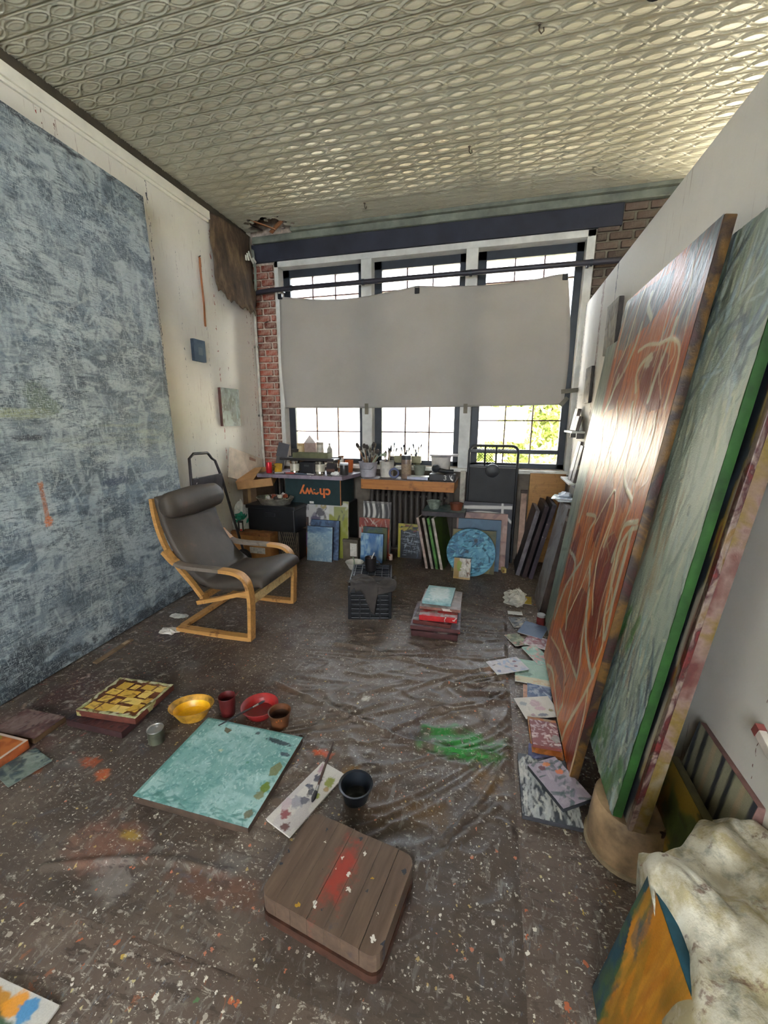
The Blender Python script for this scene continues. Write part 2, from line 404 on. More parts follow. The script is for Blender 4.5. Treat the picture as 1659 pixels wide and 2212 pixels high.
# ---- ceiling: dark boards above, pressed tin panels below
cl = MB(); cl.bx(XL-.3, XR+.2, YB-.2, YW+.3, ZC+.16, ZC+.3); ceil = struct(cl.done('ceiling', mat((52, 40, 32), .9, var=.3, scale=6)))
MX, MY = .16, .107
def tinmat():
    b = NB('tin_cream')
    o = b.ramp(b.noise(1.1, 5, .6), [(.28, (170, 164, 140)), (.5, (190, 186, 164)), (.75, (202, 199, 180))])
    r = b.math('MULTIPLY', b.ramp(b.noise(2.2, 5, .7), [(.60, 0.0), (.72, 1.0)]), b.ramp(b.noise(30, 3, .6), [(.5, 0.0), (.62, .7)]))
    o = b.mix(r, o, (132, 92, 62)); b.set(o, .42, 0, .5); return b.m
M_tin = tinmat()
_tin = {}
def tin_mesh(nx, ny, hole=None):
    if hole is None and (nx, ny) in _tin: return _tin[nx, ny]
    px, py = 26, 26
    x = np.linspace(0, nx, nx*px+1); y = np.linspace(0, ny, ny*py+1); X, Y = np.meshgrid(x, y)
    a = (X % 1)*2-1; b = (Y % 1)*2-1
    a = np.where(np.isclose(X % 1, 0), -1, a); b = np.where(np.isclose(Y % 1, 0), -1, b)
    d = np.abs(b) - .70*np.clip(1-np.abs(a)**2.1, 0, 1)
    e = 1-np.abs(b)
    h = 1.0*np.exp(-(d/.07)**2) + .55*sst(.16, .34, -d) + .25*np.exp(-((d+.36)/.06)**2)
    h = h*sst(.10, .20, e) + .55*np.exp(-((e-.14)/.045)**2) - 1.7*np.exp(-(e/.06)**2)
    h += .45*np.exp(-((1-np.abs(a))/.07)**2-(b/.30)**2) + .45*np.exp(-((1-np.abs(a))/.13)**2-((np.abs(b)-.55)/.09)**2)
    vs = np.stack([X*MX, Y*MY, -h*.009], -1).reshape(-1, 3)
    ny_, nx_ = X.shape; idx = np.arange(nx_*ny_).reshape(ny_, nx_)
    f = np.stack([idx[:-1, :-1], idx[1:, :-1], idx[1:, 1:], idx[:-1, 1:]], -1).reshape(-1, 4)
    if hole:
        c = vs[f].mean(1); cx, cy, r = hole
        dd = np.hypot((c[:, 0]-cx)/1.3, c[:, 1]-cy) + .07*np.sin(c[:, 0]*37)*np.cos(c[:, 1]*51)
        f = f[dd > r]
    me = grid_mesh('tin_panel', vs, f, np.ones((len(vs), 3)))
    me.materials.append(M_tin)
    if hole is None: _tin[nx, ny] = me
    return me
ytop = 4.6215
cols = [(-2.84, 1)] + [(-.76 + .96*k, 6) for k in range(-2, 5)]
cols[0] = (-.76-.96*2-.16, 1)
for i in range(8):
    for x0, n in cols:
        y1 = ytop - i*1.07; y0 = y1 - 1.07
        if y0 < YB: continue
        hole = (-2.50-x0, 4.53-y0, .17) if (i == 0 and x0 < -2.2) else None
        p = link('tin_panel', tin_mesh(n, 10, hole), M_tin, ceil, (x0, y0, ZC))
# cornice strip between tin and beam
mb = MB(); mb.bx(-2.30, XR, 4.615, 4.715, ZC-.035, ZC+.02, .008); mb.bx(-2.80, XR, 4.66, 4.72, ZC-.10, ZC-.03, .008)
struct(mb.done('trim_1', mat((112, 116, 104), .8, var=.25, scale=5)))


# ---- steel lintel beam over the windows
mb = MB(); mb.bx(-2.83, 1.02, 4.69, 4.84, 3.315, 3.50, .006)
struct(mb.done('beam', mat((44, 46, 56), .75, var=.25, scale=3)))

# ---- left wall
mb = MB(); mb.bx(XL-.25, XL, YB, YW+.3, -.1, ZC+.16); wl = struct(mb.done('wall_left', M_wallL))
mb = MB(); mb.bx(XL, XL+.035, YB, 3.955, 3.455, 3.53, .006); mb.bx(XL, XL+.02, YB, 3.955, 3.43, 3.455, .004)
struct(mb.done('trim_2', mat((232, 228, 214), .45, var=.04)))
mb = MB(); mb.bx(XL, XL+.02, YB, 4.6, 3.53, ZC+.02); struct(mb.done('gap_shade', mat((70, 64, 52), .9)))  # dark strip coloured in for the shaded gap between trim and ceiling
# ---- window wall: core, sill wall, bricks
WINS = [(-2.515, -1.518), (-1.397, -.391), (-.272, .736)]
ZS, ZH = 1.03, 3.25
mb = MB()
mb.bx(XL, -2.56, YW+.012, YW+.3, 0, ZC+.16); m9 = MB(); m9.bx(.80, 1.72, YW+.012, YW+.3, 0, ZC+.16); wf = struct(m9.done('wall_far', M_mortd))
mb.bx(-2.56, .80, YW+.012, YW+.3, 0, ZS); mb.bx(-2.56, .80, YW+.012, YW+.3, 3.31, ZC+.16)
mb.bx(1.72, XR, YW+.012, YW+.3, 0, 1.0); mb.bx(1.72, XR, YW+.012, YW+.3, 3.25, ZC+.16); mb.bx(3.1, XR, YW+.012, YW+.3, 1.0, 3.25)
wb = struct(mb.done('wall_back', M_mort))
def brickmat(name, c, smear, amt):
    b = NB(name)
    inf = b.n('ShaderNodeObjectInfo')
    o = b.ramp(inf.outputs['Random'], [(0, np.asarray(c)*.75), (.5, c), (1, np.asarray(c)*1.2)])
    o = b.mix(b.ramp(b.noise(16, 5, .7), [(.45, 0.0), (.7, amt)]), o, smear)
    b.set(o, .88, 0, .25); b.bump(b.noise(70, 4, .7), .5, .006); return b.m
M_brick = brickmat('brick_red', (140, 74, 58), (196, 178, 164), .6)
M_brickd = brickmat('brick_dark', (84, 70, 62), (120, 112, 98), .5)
def brick_mesh(w):
    mb = MB(); mb.box((0, 0, 0), (w, .05, .060), None, .006); return bm_me(mb.bm, 'brick')
def bricks(x0, x1, z0, z1, m, seed, host):
    rs = random.Random(seed); cache = {}; row = 0; z = z0+.033
    while z < z1-.02:
        x = x0 + (.004 if row % 2 == 0 else -.1)
        while x < x1-.03:
            a = max(x, x0+.004); bb = min(x+.2, x1-.004)
            if bb-a > .04:
                k = round((bb-a)*50)/50
                if k not in cache:
                    cache[k] = brick_mesh(k-.014); cache[k].materials.append(m)
                link('brick', cache[k], m, host, ((a+bb)/2, YW+.012+rs.uniform(-.006, .006), z), (rs.uniform(-.03, .03), rs.uniform(-.012, .012), rs.uniform(-.02, .02)))
            x += .212
        z += .0765; row += 1
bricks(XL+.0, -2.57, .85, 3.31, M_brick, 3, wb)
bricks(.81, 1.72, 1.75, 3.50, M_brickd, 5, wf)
# plaster below the sill
mb = MB(); mb.bx(-2.56, .80, YW-.004, YW+.02, 0, ZS-.05); struct(mb.done('trim_4', mat((92, 84, 74), .85, var=.35, scale=4, spots=((140, 130, 120), (60, 50, 46)))))
mb = MB(); mb.bx(-2.60, .84, YW-.05, YW+.14, ZS-.045, ZS-.005, .006); struct(mb.done('trim_5', mat((206, 204, 196), .6, var=.15)))
# white window surround and mullions
mb = MB()
mb.bx(-2.564, -2.515, YW-.012, YW+.2, ZS-.01, 3.312, .004); mb.bx(.736, .81, YW-.012, YW+.2, ZS-.01, 3.312, .004)
mb.bx(-2.564, .81, YW-.012, YW+.2, ZH, 3.312, .004)
mb.bx(-1.518, -1.397, YW-.012, YW+.2, ZS-.01, ZH, .004); mb.bx(-.391, -.272, YW-.012, YW+.2, ZS-.01, ZH, .004)
struct(mb.done('trim_6', M_trimw))
def glassmat():
    b = NB('window_glass'); t = b.t
    tr = b.n('ShaderNodeBsdfTransparent'); gl = b.n('ShaderNodeBsdfGlossy'); gl.inputs['Roughness'].default_value = .02
    fr = b.n('ShaderNodeFresnel'); mx = b.n('ShaderNodeMixShader')
    b.l(fr.outputs[0], mx.inputs[0]); b.l(tr.outputs[0], mx.inputs[1]); b.l(gl.outputs[0], mx.inputs[2]); b.l(mx.outputs[0], b.out.inputs[0]); return b.m
M_glass = glassmat()
M_munt = mat((92, 62, 58), .5, var=.1)
for wi, (x0, x1) in enumerate(WINS):
    yw = 4.845
    mb = MB()
    for a, b_, c, d in ((x0, x0+.085, ZS, ZH), (x1-.07, x1, ZS, ZH), (x0, x1, ZH-.085, ZH), (x0, x1, ZS-.01, ZS+.055)):
        mb.bx(a, b_, yw-.02, yw+.03, c, d, .004)
    rails = [1.413, 1.72, 2.05, 2.40, 2.72, 2.95] if wi < 2 else [1.21, 1.55, 1.86, 2.2, 2.55, 2.95]
    if wi == 2: mb.bx(x0+.08, x1-.06, yw-.025, yw+.03, 1.19, 1.235, .004)
    f = struct(mb.done('window_%d' % (wi+1), M_steel))
    ga, gb = x0+.085, x1-.07; xs = [ga, ga+(gb-ga)/3, ga+(gb-ga)*2/3, gb]
    zs = [ZS+.055] + rails + [ZH-.085]
    for z in rails:
        m2 = MB(); m2.bx(ga, gb, yw-.008, yw+.02, z-.007, z+.007); m2.done('muntin', M_munt, f)
    for x in xs[1:3]:
        m2 = MB(); m2.bx(x-.007, x+.007, yw-.008, yw+.02, zs[0], zs[-1]); m2.done('muntin', M_munt, f)
    for i in range(3):
        for j in range(len(zs)-1):
            m2 = MB(); m2.bx(xs[i]+.006, xs[i+1]-.006, yw+.006, yw+.009, zs[j]+.006, zs[j+1]-.006); m2.done('pane', M_glass, f)

# ---- partition on the right
mb = MB(); mb.bx(XP, XP+.09, -1.6, 4.655, 0, 2.648, .003); struct(mb.done('wall_right', M_wallP))
# ---- the rest of the loft, behind the camera and beyond the partition
mb = MB(); mb.bx(XR, XR+.2, YB, YW+.3, -.1, ZC+.16); struct(mb.done('wall_side', M_wallP))
mb = MB(); mb.bx(XL, XR, YB-.2, YB, -.1, .9); mb.bx(XL, XR, YB-.2, YB, 2.9, ZC+.16); mb.bx(XL, -1.3, YB-.2, YB, .9, 2.9); mb.bx(1.5, XR, YB-.2, YB, .9, 2.9)
struct(mb.done('wall_front', M_wallL))

# ---- the yard outside
mb = MB(); mb.bx(-60, 60, YW+.3, 70, -1.1, -1.0); struct(mb.done('ground', mat((206, 198, 180), .9, var=.1, scale=2)))
bd = empty('white_building', (0, 17, -1)); tag(bd, 'sunlit white building across the yard', 'building')
mb = MB(); mb.bx(-30, 22, 0, 6, 0, 4.05); mb.done('wall', mat((236, 232, 222), .9, var=.03), bd)
mb = MB(); mb.bx(-30.3, 22.3, -.3, 6, 4.05, 4.2); mb.done('roof_edge', mat((190, 170, 150), .8), bd)
for x in (-4.1, -17.5):
    mb = MB(); mb.bx(x-1.1, x+1.1, -.04, .05, 1.25, 2.95, .01); wn = mb.done('window', mat((190, 188, 182), .6), bd)
    for i in range(4):
        for j in range(3):
            m2 = MB(); m2.bx(x-1.0+i*.51, x-.54+i*.51, -.06, -.04, 1.33+j*.54, 1.80+j*.54); m2.done('pane', mat((120, 130, 140), .2), wn)
fc = empty('wooden_fence', (-1.2, 10.5, -1)); tag(fc, 'pale wooden fence in the yard beyond the middle window', 'fence')
slat = MB(); slat.bx(-.07, .07, -.012, .012, 0, 1.55); sm = bm_me(slat.bm, 'slat'); sm.materials.append(mat((206, 176, 126), .8, var=.2))
for k in range(13): link('slat', sm, None, fc, (k*.16-1.0, 0, 0))
mb = MB(); mb.bx(-1.1, 1.0, .012, .05, .4, .5); mb.bx(-1.1, 1.0, .012, .05, 1.2, 1.3); mb.done('rail', mat((180, 150, 110), .8), fc)
def leafmat():
    b = NB('leaf_green'); o = b.ramp(b.noise(.9, 3), [(.3, (120, 140, 60)), (.7, (190, 196, 110))]); b.set(o, .6); return b.m
def tree(name, label, loc, rx, rz, h, n, seed):
    t = empty(name, loc); tag(t, label, 'tree')
    rs = np.random.RandomState(seed)
    mb = MB(); mb.tube([(0, 0, 0), (.05, 0, h*.4), (-.05, .05, h*.8)], [.14, .1, .05])
    for k in range(5):
        a = k*1.3; mb.tube([(0, 0, h*.35+k*.15), (rx*.5*math.cos(a), rx*.5*math.sin(a), h*.55+k*.2)], [.06, .02], 6)
    mb.done('trunk', mat((92, 76, 58), .9), t)
    vs, fs = [], []
    for k in range(n):
        d = rs.randn(3); d /= np.linalg.norm(d); r = rs.rand()**.35
        lump = .75+.4*math.sin(d[0]*5+seed)*math.cos(d[2]*6)
        c = np.array([d[0]*rx*r*lump, d[1]*rx*r*lump, h*.62+d[2]*rz*r*lump]); s_ = rs.uniform(.07, .13)
        u = rs.randn(3); u /= np.linalg.norm(u); v = np.cross(u, rs.randn(3)); v /= np.linalg.norm(v)
        i = len(vs); vs += [c-u*s_, c+v*s_*.5, c+u*s_, c-v*s_*.5]; fs.append((i, i+1, i+2, i+3))
    o = link('foliage', me_from('foliage', vs, fs), leafmat(), t); o['kind'] = 'stuff'
tree('tree', 'bright green bushy tree seen through the right window', (1.05, 12.2, -1), 1.65, 1.9, 4.0, 9000, 4)
tree('tree', 'small shrub beside the bushy tree outside', (-.35, 13.0, -1), .6, .8, 1.8, 1500, 9)

# ============================================================ LARGE THINGS
# ---- drop cloth
def drop_cloth():
    x0, x1, y0, y1 = -2.62, .175, .72, 4.56
    w_, h_ = x1-x0, y1-y0
    P = Paint(w_, h_, 420, (98, 84, 73), 21)
    gx, gy = P.X+x0, P.Y+y0
    P.cloud((76, 65, 57), 1.1, 1.1, .45, .7, .8, 1); P.cloud((116, 102, 90), 2.0, 2.0, .55, .75, .7, 2)
    P.cloud((112, 108, 106), 6, 5, .60, .78, .55, 3, 4); P.cloud((62, 42, 36), 3, 3, .62, .75, .55, 4)
    S = lambda x, y: (x-x0, y-y0)
    for (x, y, rx, ry, c, a) in [(-.08, 1.76, .20, .115, (40, 120, 50), 1.0), (-.04, 1.74, .16, .08, (48, 136, 58), 1.0), (-1.72, 1.20, .05, .03, (176, 84, 44), .8), (-1.60, 1.16, .035, .03, (190, 96, 54), .9),
                                 (-1.92, 1.10, .04, .02, (150, 84, 50), .7), (-.70, 1.52, .06, .02, (196, 84, 48), .9), (-.52, 1.45, .06, .05, (150, 110, 44), .8), (-.3, 1.35, .2, .1, (92, 66, 38), .5),
                                 (-1.30, .92, .16, .10, (132, 92, 76), .7), (-1.18, .84, .10, .08, (140, 132, 126), .6), (-1.25, .97, .05, .02, (170, 140, 50), .8), (-.8, .90, .2, .05, (110, 70, 52), .6),
                                 (.06, 1.55, .07, .1, (120, 88, 40), .6), (-.15, 1.35, .1, .06, (104, 78, 40), .5), (.05, 2.40, .03, .05, (150, 116, 96), .6), (-.62, 1.95, .03, .02, (206, 202, 192), .8),
                                 (-1.10, 1.9, .1, .06, (128, 92, 70), .5), (-2.2, 1.6, .3, .2, (88, 52, 50), .5), (-2.3, 1.2, .3, .15, (110, 74, 72), .5), (-2.2, 2.25, .22, .1, (64, 44, 56), .6)]:
        P.blob(*S(x, y), rx, ry, c, a, 0, .5, .6)
    P.strokes(260, .09, .012, .9, .8, [(150, 146, 138), (120, 112, 104), (90, 96, 108)], .45, hgt=0)
    P.strokes(160, .05, .012, .5, 1.2, [(196, 192, 184), (170, 150, 130), (206, 200, 190)], .7, (0, .75, .5, 2.6), 0)
    P.strokes(120, .04, .01, .5, 1.2, [(150, 60, 50), (190, 170, 160), (96, 90, 110)], .7, (0, .8, .3, 1.6), 0)
    # wrinkles: long ridges fanning out from the right edge
    ang = np.arctan2(gy-2.9, gx-1.3); rad = np.hypot(gy-2.9, gx-1.3)
    k = fnoise(ang*7.5, rad*.75, 31, 2)*9 + fnoise(gx*1.6, gy*1.6, 5, 2)*3
    ridge = 1-np.abs((k % 1)*2-1); ridge = sst(.35, 1, ridge)
    amp = sst(-1.5, -.5, gx)*(1-sst(3.0, 3.9, gy))*sst(.75, 1.2, gy)
    H = ridge*.011*amp*(.4+fnoise(gx*2.2, gy*2.2, 77, 2))
    k2 = fnoise(gx*2.6+gy*.8, gy*5.0-gx*1.2, 51, 3)*5; H += (1-np.abs((k2 % 1)*2-1))**3*.007*(.25+amp)
    H += fnoise(gx*7, gy*7, 15, 3)*.005
    for pts, hh in [([(-1.2, 1.95), (-.7, 1.80), (-.3, 1.70), (.1, 1.72)], .014), ([(-1.0, 2.45), (-.6, 2.42), (-.2, 2.33), (.1, 2.46)], .014), ([(-.25, 1.95), (0, 2.05), (.15, 2.2)], .012), ([(-.2, 2.2), (.0, 2.25), (.17, 2.4)], .01),
                    ([(-.1, 1.25), (.05, 1.5), (.15, 1.75)], .01), ([(-.35, 1.0), (-.1, 1.2), (.1, 1.45)], .01), ([(-1.45, .8), (-1.1, .92), (-.8, .95)], .009), ([(-.6, 2.9), (-.1, 2.75), (.1, 2.8)], .008)]:
        Q = Paint(w_, h_, 420, (0, 0, 0)); Q.line([S(*p) for p in pts], .012, (255, 255, 255), 1, 1.0); H += Q.H*hh
    H *= sst(0, .03, P.X)*sst(0, .03, w_-P.X)*sst(0, .02, P.Y)
    P.H = H
    me = P.mesh('drop_cloth', 0.003)
    vs = np.empty(len(me.vertices)*3, np.float32); me.vertices.foreach_get('co', vs); vs = vs.reshape(-1, 3)
    vs[:, 2] = .003 + H.reshape(-1); me.vertices.foreach_set('co', vs.ravel()); me.update()
    b = NB('cloth_grime'); at = b.n('ShaderNodeVertexColor', layer_name='paint')
    o = b.mix(1.0, at.outputs[0], b.ramp(b.noise(40, 5, .7), [(.25, .68), (.75, 1.0)]), 'MULTIPLY')
    o = b.mix(b.ramp(b.noise(17, 4, .7, dist=.5), [(.62, 0.0), (.72, .5)]), o, (140, 134, 126))
    for sc, st, lo, c, am in ((8, (1, 3, 1), .60, (60, 50, 43), .6), (11, (3, 1, 1), .63, (128, 122, 118), .5), (32, (1, 2, 1), .65, (170, 162, 152), .6), (26, (2.5, 1, 1), .68, (96, 104, 118), .5), (48, (1, 1.6, 1), .67, (196, 188, 176), .7)):
        o = b.mix(b.math('MULTIPLY', b.ramp(b.noise(sc, 4, .72, stretch=st, dist=.5), [(lo-.05, 0.0), (lo-.01, am)]), b.ramp(b.noise(2.1+sc*.02, 2, .6), [(.36, 0.0), (.52, 1.0)])), o, c)
    o = b.splat(80, .06, .5, [(196, 190, 178), (150, 140, 128), (170, 146, 96), (180, 110, 84)], o, 8.0)
    o = b.splat(150, .08, .55, [(190, 184, 172), (150, 142, 130), (186, 180, 170)], o, 12.0)
    b.set(o, b.ramp(b.noise(5, 4, .6), [(.3, .36), (.7, .58)]), 0, .5); b.bump(b.noise(60, 5, .7), .35, .004)
    c = link('drop_cloth', me, b.m, None, (x0, y0, 0)); tag(c, 'wrinkled brown drop cloth with paint splashes over the floor', 'drop cloth')
drop_cloth()

# ---- huge blue grey painting on the left wall
def left_painting():
    P = Paint(2.49, 3.19, 560, (134, 146, 152), 3)
    W_, H_ = P.w, P.h
    P.cloud((104, 118, 128), 1.4, 1.8, .48, .72, .7, 1); P.cloud((160, 170, 174), 1.8, 2.3, .5, .7, .6, 2); P.cloud((112, 132, 146), 1.2, 2.5, .5, .7, .5, 4); P.cloud((94, 106, 114), 5, 7, .56, .7, .5, 6)
    lt = [(164, 178, 182), (178, 188, 190), (150, 166, 172), (186, 194, 192), (142, 158, 166)]; dk = [(62, 74, 84), (78, 90, 100), (88, 100, 108), (54, 64, 74), (76, 96, 112)]
    P.cloud((70, 82, 92), 4, 11, .54, .64, .75, 21); P.cloud((184, 194, 195), 4.5, 12, .55, .65, .7, 22); P.cloud((76, 88, 98), 10, 4, .57, .66, .6, 23); P.cloud((180, 190, 192), 12, 4, .57, .66, .6, 24); P.strokes(420, .14, .03, 0, .4, dk, .7, (0, W_, 0, 2.2), dry=.9); P.strokes(320, .14, .028, 2.3, .7, dk, .7, (0, W_, 2.0, H_), dry=.9)
    P.strokes(900, .12, .012, 0, .2, lt, .55, (0, W_, .0, 2.3), dry=.9); P.strokes(900, .10, .011, pi/2, .22, lt, .55, (0, W_, 0, 2.4), dry=.9); P.strokes(700, .08, .011, 0, .2, dk, .55, (0, W_, .1, 2.3), dry=.9); P.strokes(400, .07, .010, pi/2, .25, dk, .5, (0, W_, 0, 2.4), dry=.9)
    P.strokes(700, .16, .014, 2.3, .8, lt, .55, (0, W_, 2.0, H_), dry=.9); P.strokes(120, .30, .016, 1.4, .4, [(190, 200, 200), (172, 186, 190)], .5, (0, W_, 0, H_)); P.strokes(40, .3, .02, 1.5, .2, dk, .4, (0, W_, .1, .6))
    P.blob(1.40, 1.66, .10, .11, (98, 112, 98), .85, .4, .4, .5); P.blob(1.47, 1.61, .07, .06, (104, 118, 102), .85); P.strokes(14, .3, .02, 0, .05, [(160, 166, 120), (170, 176, 146)], .4, (1.0, 1.5, 1.54, 1.6))
    P.strokes(16, .3, .02, 0, .05, [(166, 172, 140), (150, 154, 116)], .25, (1.5, 2.3, 1.35, 1.5))
    P.line([(1.315, 1.15), (1.317, .95)], .014, (178, 104, 56), .85); P.blob(1.32, .93, .028, .035, (214, 120, 58), .95); P.blob(1.315, 1.155, .018, .02, (190, 118, 70), .8)
    P.blob(1.85, 1.10, .12, .03, (54, 70, 92), .8); P.blob(1.30, 1.43, .09, .02, (44, 48, 58), .8)
    P.strokes(150, .10, .05, .1, .5, [(38, 46, 54), (46, 54, 62), (54, 64, 72)], .85, (0, W_, -.03, .07)); P.strokes(30, .12, .05, .1, .5, [(40, 48, 56)], .8, (.9, 1.2, .0, .25))
    P.strokes(60, .12, .02, 0, .3, [(40, 46, 58)], .8, (0, W_, H_-.03, H_)); P.strokes(60, .12, .016, pi/2, .3, [(40, 46, 58)], .8, (W_-.02, W_, 0, H_))
    canvas('huge blue grey abstract painting leaning on the wall at left', P, .05, lean(-2.553, 1.74, 2.49, 2.7, 1.5, .05, .012), (52, 58, 64), None, fmat=scratchy())
def scratchy():
    b = NB('scratched_paint'); at = b.n('ShaderNodeVertexColor', layer_name='paint'); o = at.outputs[0]
    for sc, st, lo, c, a in ((12, (1, 4, 1), .56, (56, 66, 76), .8), (26, (1, 5, 1), .55, (60, 72, 82), .85), (24, (5, 1, 1), .57, (72, 84, 94), .7), (34, (1, 5, 1), .55, (192, 200, 200), .8), (30, (6, 1, 1), .55, (182, 192, 194), .75), (60, (1, 4, 1), .58, (64, 74, 84), .6), (70, (4, 1, 1), .58, (196, 202, 200), .6)):
        o = b.mix(b.math('MULTIPLY', b.ramp(b.noise(sc, 4, .6, stretch=st, dist=.25), [(lo, 0.0), (lo+.07, a)]), b.ramp(b.noise(3.1+sc*.01, 3, .6), [(.38, .15), (.6, 1.0)])), o, c)
    b.set(o, .5, 0, .5); b.bump(b.noise(90, 5, .7), .35, .004); return b.m
left_painting()

# ---- the big canvases leaning on the partition
CREAM = [(206, 196, 160), (192, 186, 152), (180, 182, 156)]
def orange_painting():
    P = Paint(1.0, 2.15, 460, (190, 102, 42), 8)
    P.cloud((208, 124, 52), 3, 1.4, .45, .7, .8, 1); P.cloud((150, 74, 40), 4, 1.2, .5, .7, .7, 2); P.strokes(300, .3, .02, pi/2, .15, [(190, 104, 44), (168, 84, 38), (202, 128, 64), (150, 78, 44)], .5)
    red = (118, 48, 38)
    P.strokes(160, .55, .03, pi/2, .07, [(150, 62, 36), (128, 50, 36), (206, 118, 44), (214, 132, 60), (176, 84, 40)], .6, (0, 1, 0, 1.9))
    for p in [[(0.281, 0.336), (0.595, 0.332), (0.756, 0.342), (0.659, 0.536), (0.592, 0.7), (0.481, 0.69), (0.353, 0.457)], [(0.603, 0.86), (0.657, 1.0), (0.74, 1.06), (0.844, 1.029), (0.831, 0.847), (0.917, 0.672), (0.943, 0.531), (0.865, 0.499), (0.754, 0.586), (0.673, 0.76)],
              [(0.058, 0.171), (0.34, 0.229), (0.539, 0.217), (0.611, 0.146), (0.415, 0.135), (0.098, 0.121)], [(0.851, 0.029), (0.916, 0.281), (0.97, 0.372), (1.0, 0.23), (1.0, 0.047), (0.991, 0.0)],
              [(0.648, 1.612), (0.537, 1.724), (0.584, 1.799), (0.751, 1.798), (0.859, 1.757), (0.924, 1.664), (0.929, 1.572), (0.787, 1.559)], [(0.091, 1.808), (0.216, 1.872), (0.22, 1.996), (0.321, 1.748), (0.286, 1.592), (0.142, 1.571)],
              [(.1, .55), (.2, .62), (.22, .9), (.12, .95), (.05, .7)], [(.45, .95), (.55, .92), (.6, 1.2), (.5, 1.35), (.42, 1.2)], [(.7, 1.2), (.8, 1.15), (.84, 1.4), (.74, 1.5)]]:
        P.poly(p, red, .92)
    for p in [[(0.03, 2.15), (0.675, 2.1), (0.687, 2.003), (0.537, 1.941), (0.376, 1.926), (0.216, 1.872), (.05, 1.9)], [(0.776, 2.15), (1.0, 2.15), (1.0, 1.937), (0.936, 1.788), (0.834, 1.835), (0.807, 1.981)]]:
        P.poly(p, (98, 112, 116), .9)
    P.poly([(.03, 1.3), (.0, 1.9), (.05, 2.15), (0, 2.15), (0, 0.5), (.03, .6)], (104, 112, 92), .9)
    P.strokes(120, .25, .018, 1.2, .35, [(120, 136, 138), (76, 90, 98), (150, 92, 60), (140, 158, 160)], .6, (.05, 1, 1.88, 2.15))
    P.poly([(.66, 2.13), (.76, 2.13), (.80, 1.98), (.62, 1.80), (.45, 1.62), (.5, 1.85), (.68, 2.0)], (176, 104, 62), .9)
    P.strokes(320, .35, .012, pi/2, .12, [(130, 52, 38), (206, 120, 50), (160, 80, 40), (112, 44, 36)], .6, (0, 1, 0, 1.9))
    L = [[(0.085, 0.18), (0.357, 0.239), (0.532, 0.242), (0.603, 0.21), (0.652, 0.116)], [(0.262, 0.326), (0.448, 0.324), (0.616, 0.335), (0.763, 0.342)], [(0.763, 0.342), (0.746, 0.425), (0.697, 0.503), (0.657, 0.624), (0.591, 0.752), (0.516, 0.839)],
         [(0.516, 0.839), (0.473, 0.696), (0.403, 0.561), (0.353, 0.457), (0.377, 0.397)], [(0.777, 0.0), (0.802, 0.118), (0.889, 0.303), (0.943, 0.442), (0.958, 0.516)], [(0.604, 0.74), (0.669, 0.629), (0.755, 0.535), (0.876, 0.489), (0.959, 0.486)],
         [(0.99, 0.0), (0.99, 0.079), (0.982, 0.215), (0.967, 0.32), (0.939, 0.415)], [(0.955, 0.662), (0.904, 0.742), (0.889, 0.87), (0.872, 1.024), (0.931, 1.109), (0.99, 1.14)], [(0.056, 0.749), (0.23, 0.743), (0.288, 0.633), (0.294, 0.502), (0.377, 0.397)],
         [(0.939, 0.505), (0.966, 0.622), (0.955, 0.662)], [(0.652, 0.116), (0.627, 0.01), (0.777, 0.0)], [(0.944, 1.119), (0.949, 1.012), (0.949, 0.858), (0.972, 0.671)], [(0.683, 1.123), (0.621, 0.908), (0.673, 0.76), (0.751, 0.669)],
         [(0.357, 0.798), (0.358, 0.95), (0.428, 1.047), (0.235, 1.023)], [(0.116, 1.599), (0.192, 1.697), (0.299, 1.774), (0.375, 1.868), (0.397, 1.958)], [(0.309, 2.128), (0.27, 2.059), (0.243, 1.968), (0.216, 1.872), (0.125, 1.77), (0.097, 1.581)],
         [(0.562, 1.652), (0.513, 1.727), (0.555, 1.77), (0.632, 1.789)], [(0.752, 1.606), (0.764, 1.686), (0.797, 1.778), (0.817, 1.839), (0.828, 1.887)], [(0.449, 1.834), (0.572, 1.841), (0.716, 1.822), (0.813, 1.822), (0.905, 1.794), (0.943, 1.739), (0.945, 1.634), (0.945, 1.572)],
         [(0.064, 2.119), (0.056, 2.006), (0.038, 1.867)], [(0.202, 1.753), (0.164, 1.657), (0.077, 1.564)], [(0.442, 1.015), (0.513, 1.116), (0.572, 1.183), (0.626, 1.215), (0.692, 1.113), (0.66, 0.964)], [(0.98, 1.159), (0.861, 1.115), (0.836, 1.038), (0.816, 0.949)],
         [(0.438, 2.071), (0.438, 2.017), (0.525, 1.956)], [(0.43, 1.268), (0.403, 1.364), (0.248, 1.424)], [(0.862, 1.218), (0.732, 1.267), (0.676, 1.333)], [(.1, .95), (.15, 1.15), (.2, 1.35), (.12, 1.5)], [(.3, 1.1), (.33, 1.3), (.38, 1.5), (.3, 1.62)], [(.55, 1.3), (.6, 1.45), (.56, 1.6)], [(.06, .3), (.12, .5), (.2, .62), (.35, .78)], [(.85, 1.3), (.9, 1.45), (.88, 1.55)], [(.15, .02), (.3, .08), (.45, .06), (.62, .02)]]
    for i, l in enumerate(L): P.line(l, .0075+.003*(i % 3), CREAM[i % 3], .92, .0012)
    rs_ = np.random.RandomState(6)
    for i in range(46):
        x_, y_ = rs_.uniform(.03, .97), rs_.uniform(.05, 1.75); h_ = rs_.uniform(.15, .4); b1, b2 = rs_.uniform(-.05, .05, 2)
        P.line([(x_, y_), (x_+b1, y_+h_*.35), (x_+b2, y_+h_*.7), (x_+b1*.5, y_+h_)], rs_.uniform(.0025, .006), [CREAM[0], CREAM[1], (150, 84, 44), (112, 44, 36), (176, 150, 110)][i % 5], .8, .0008)
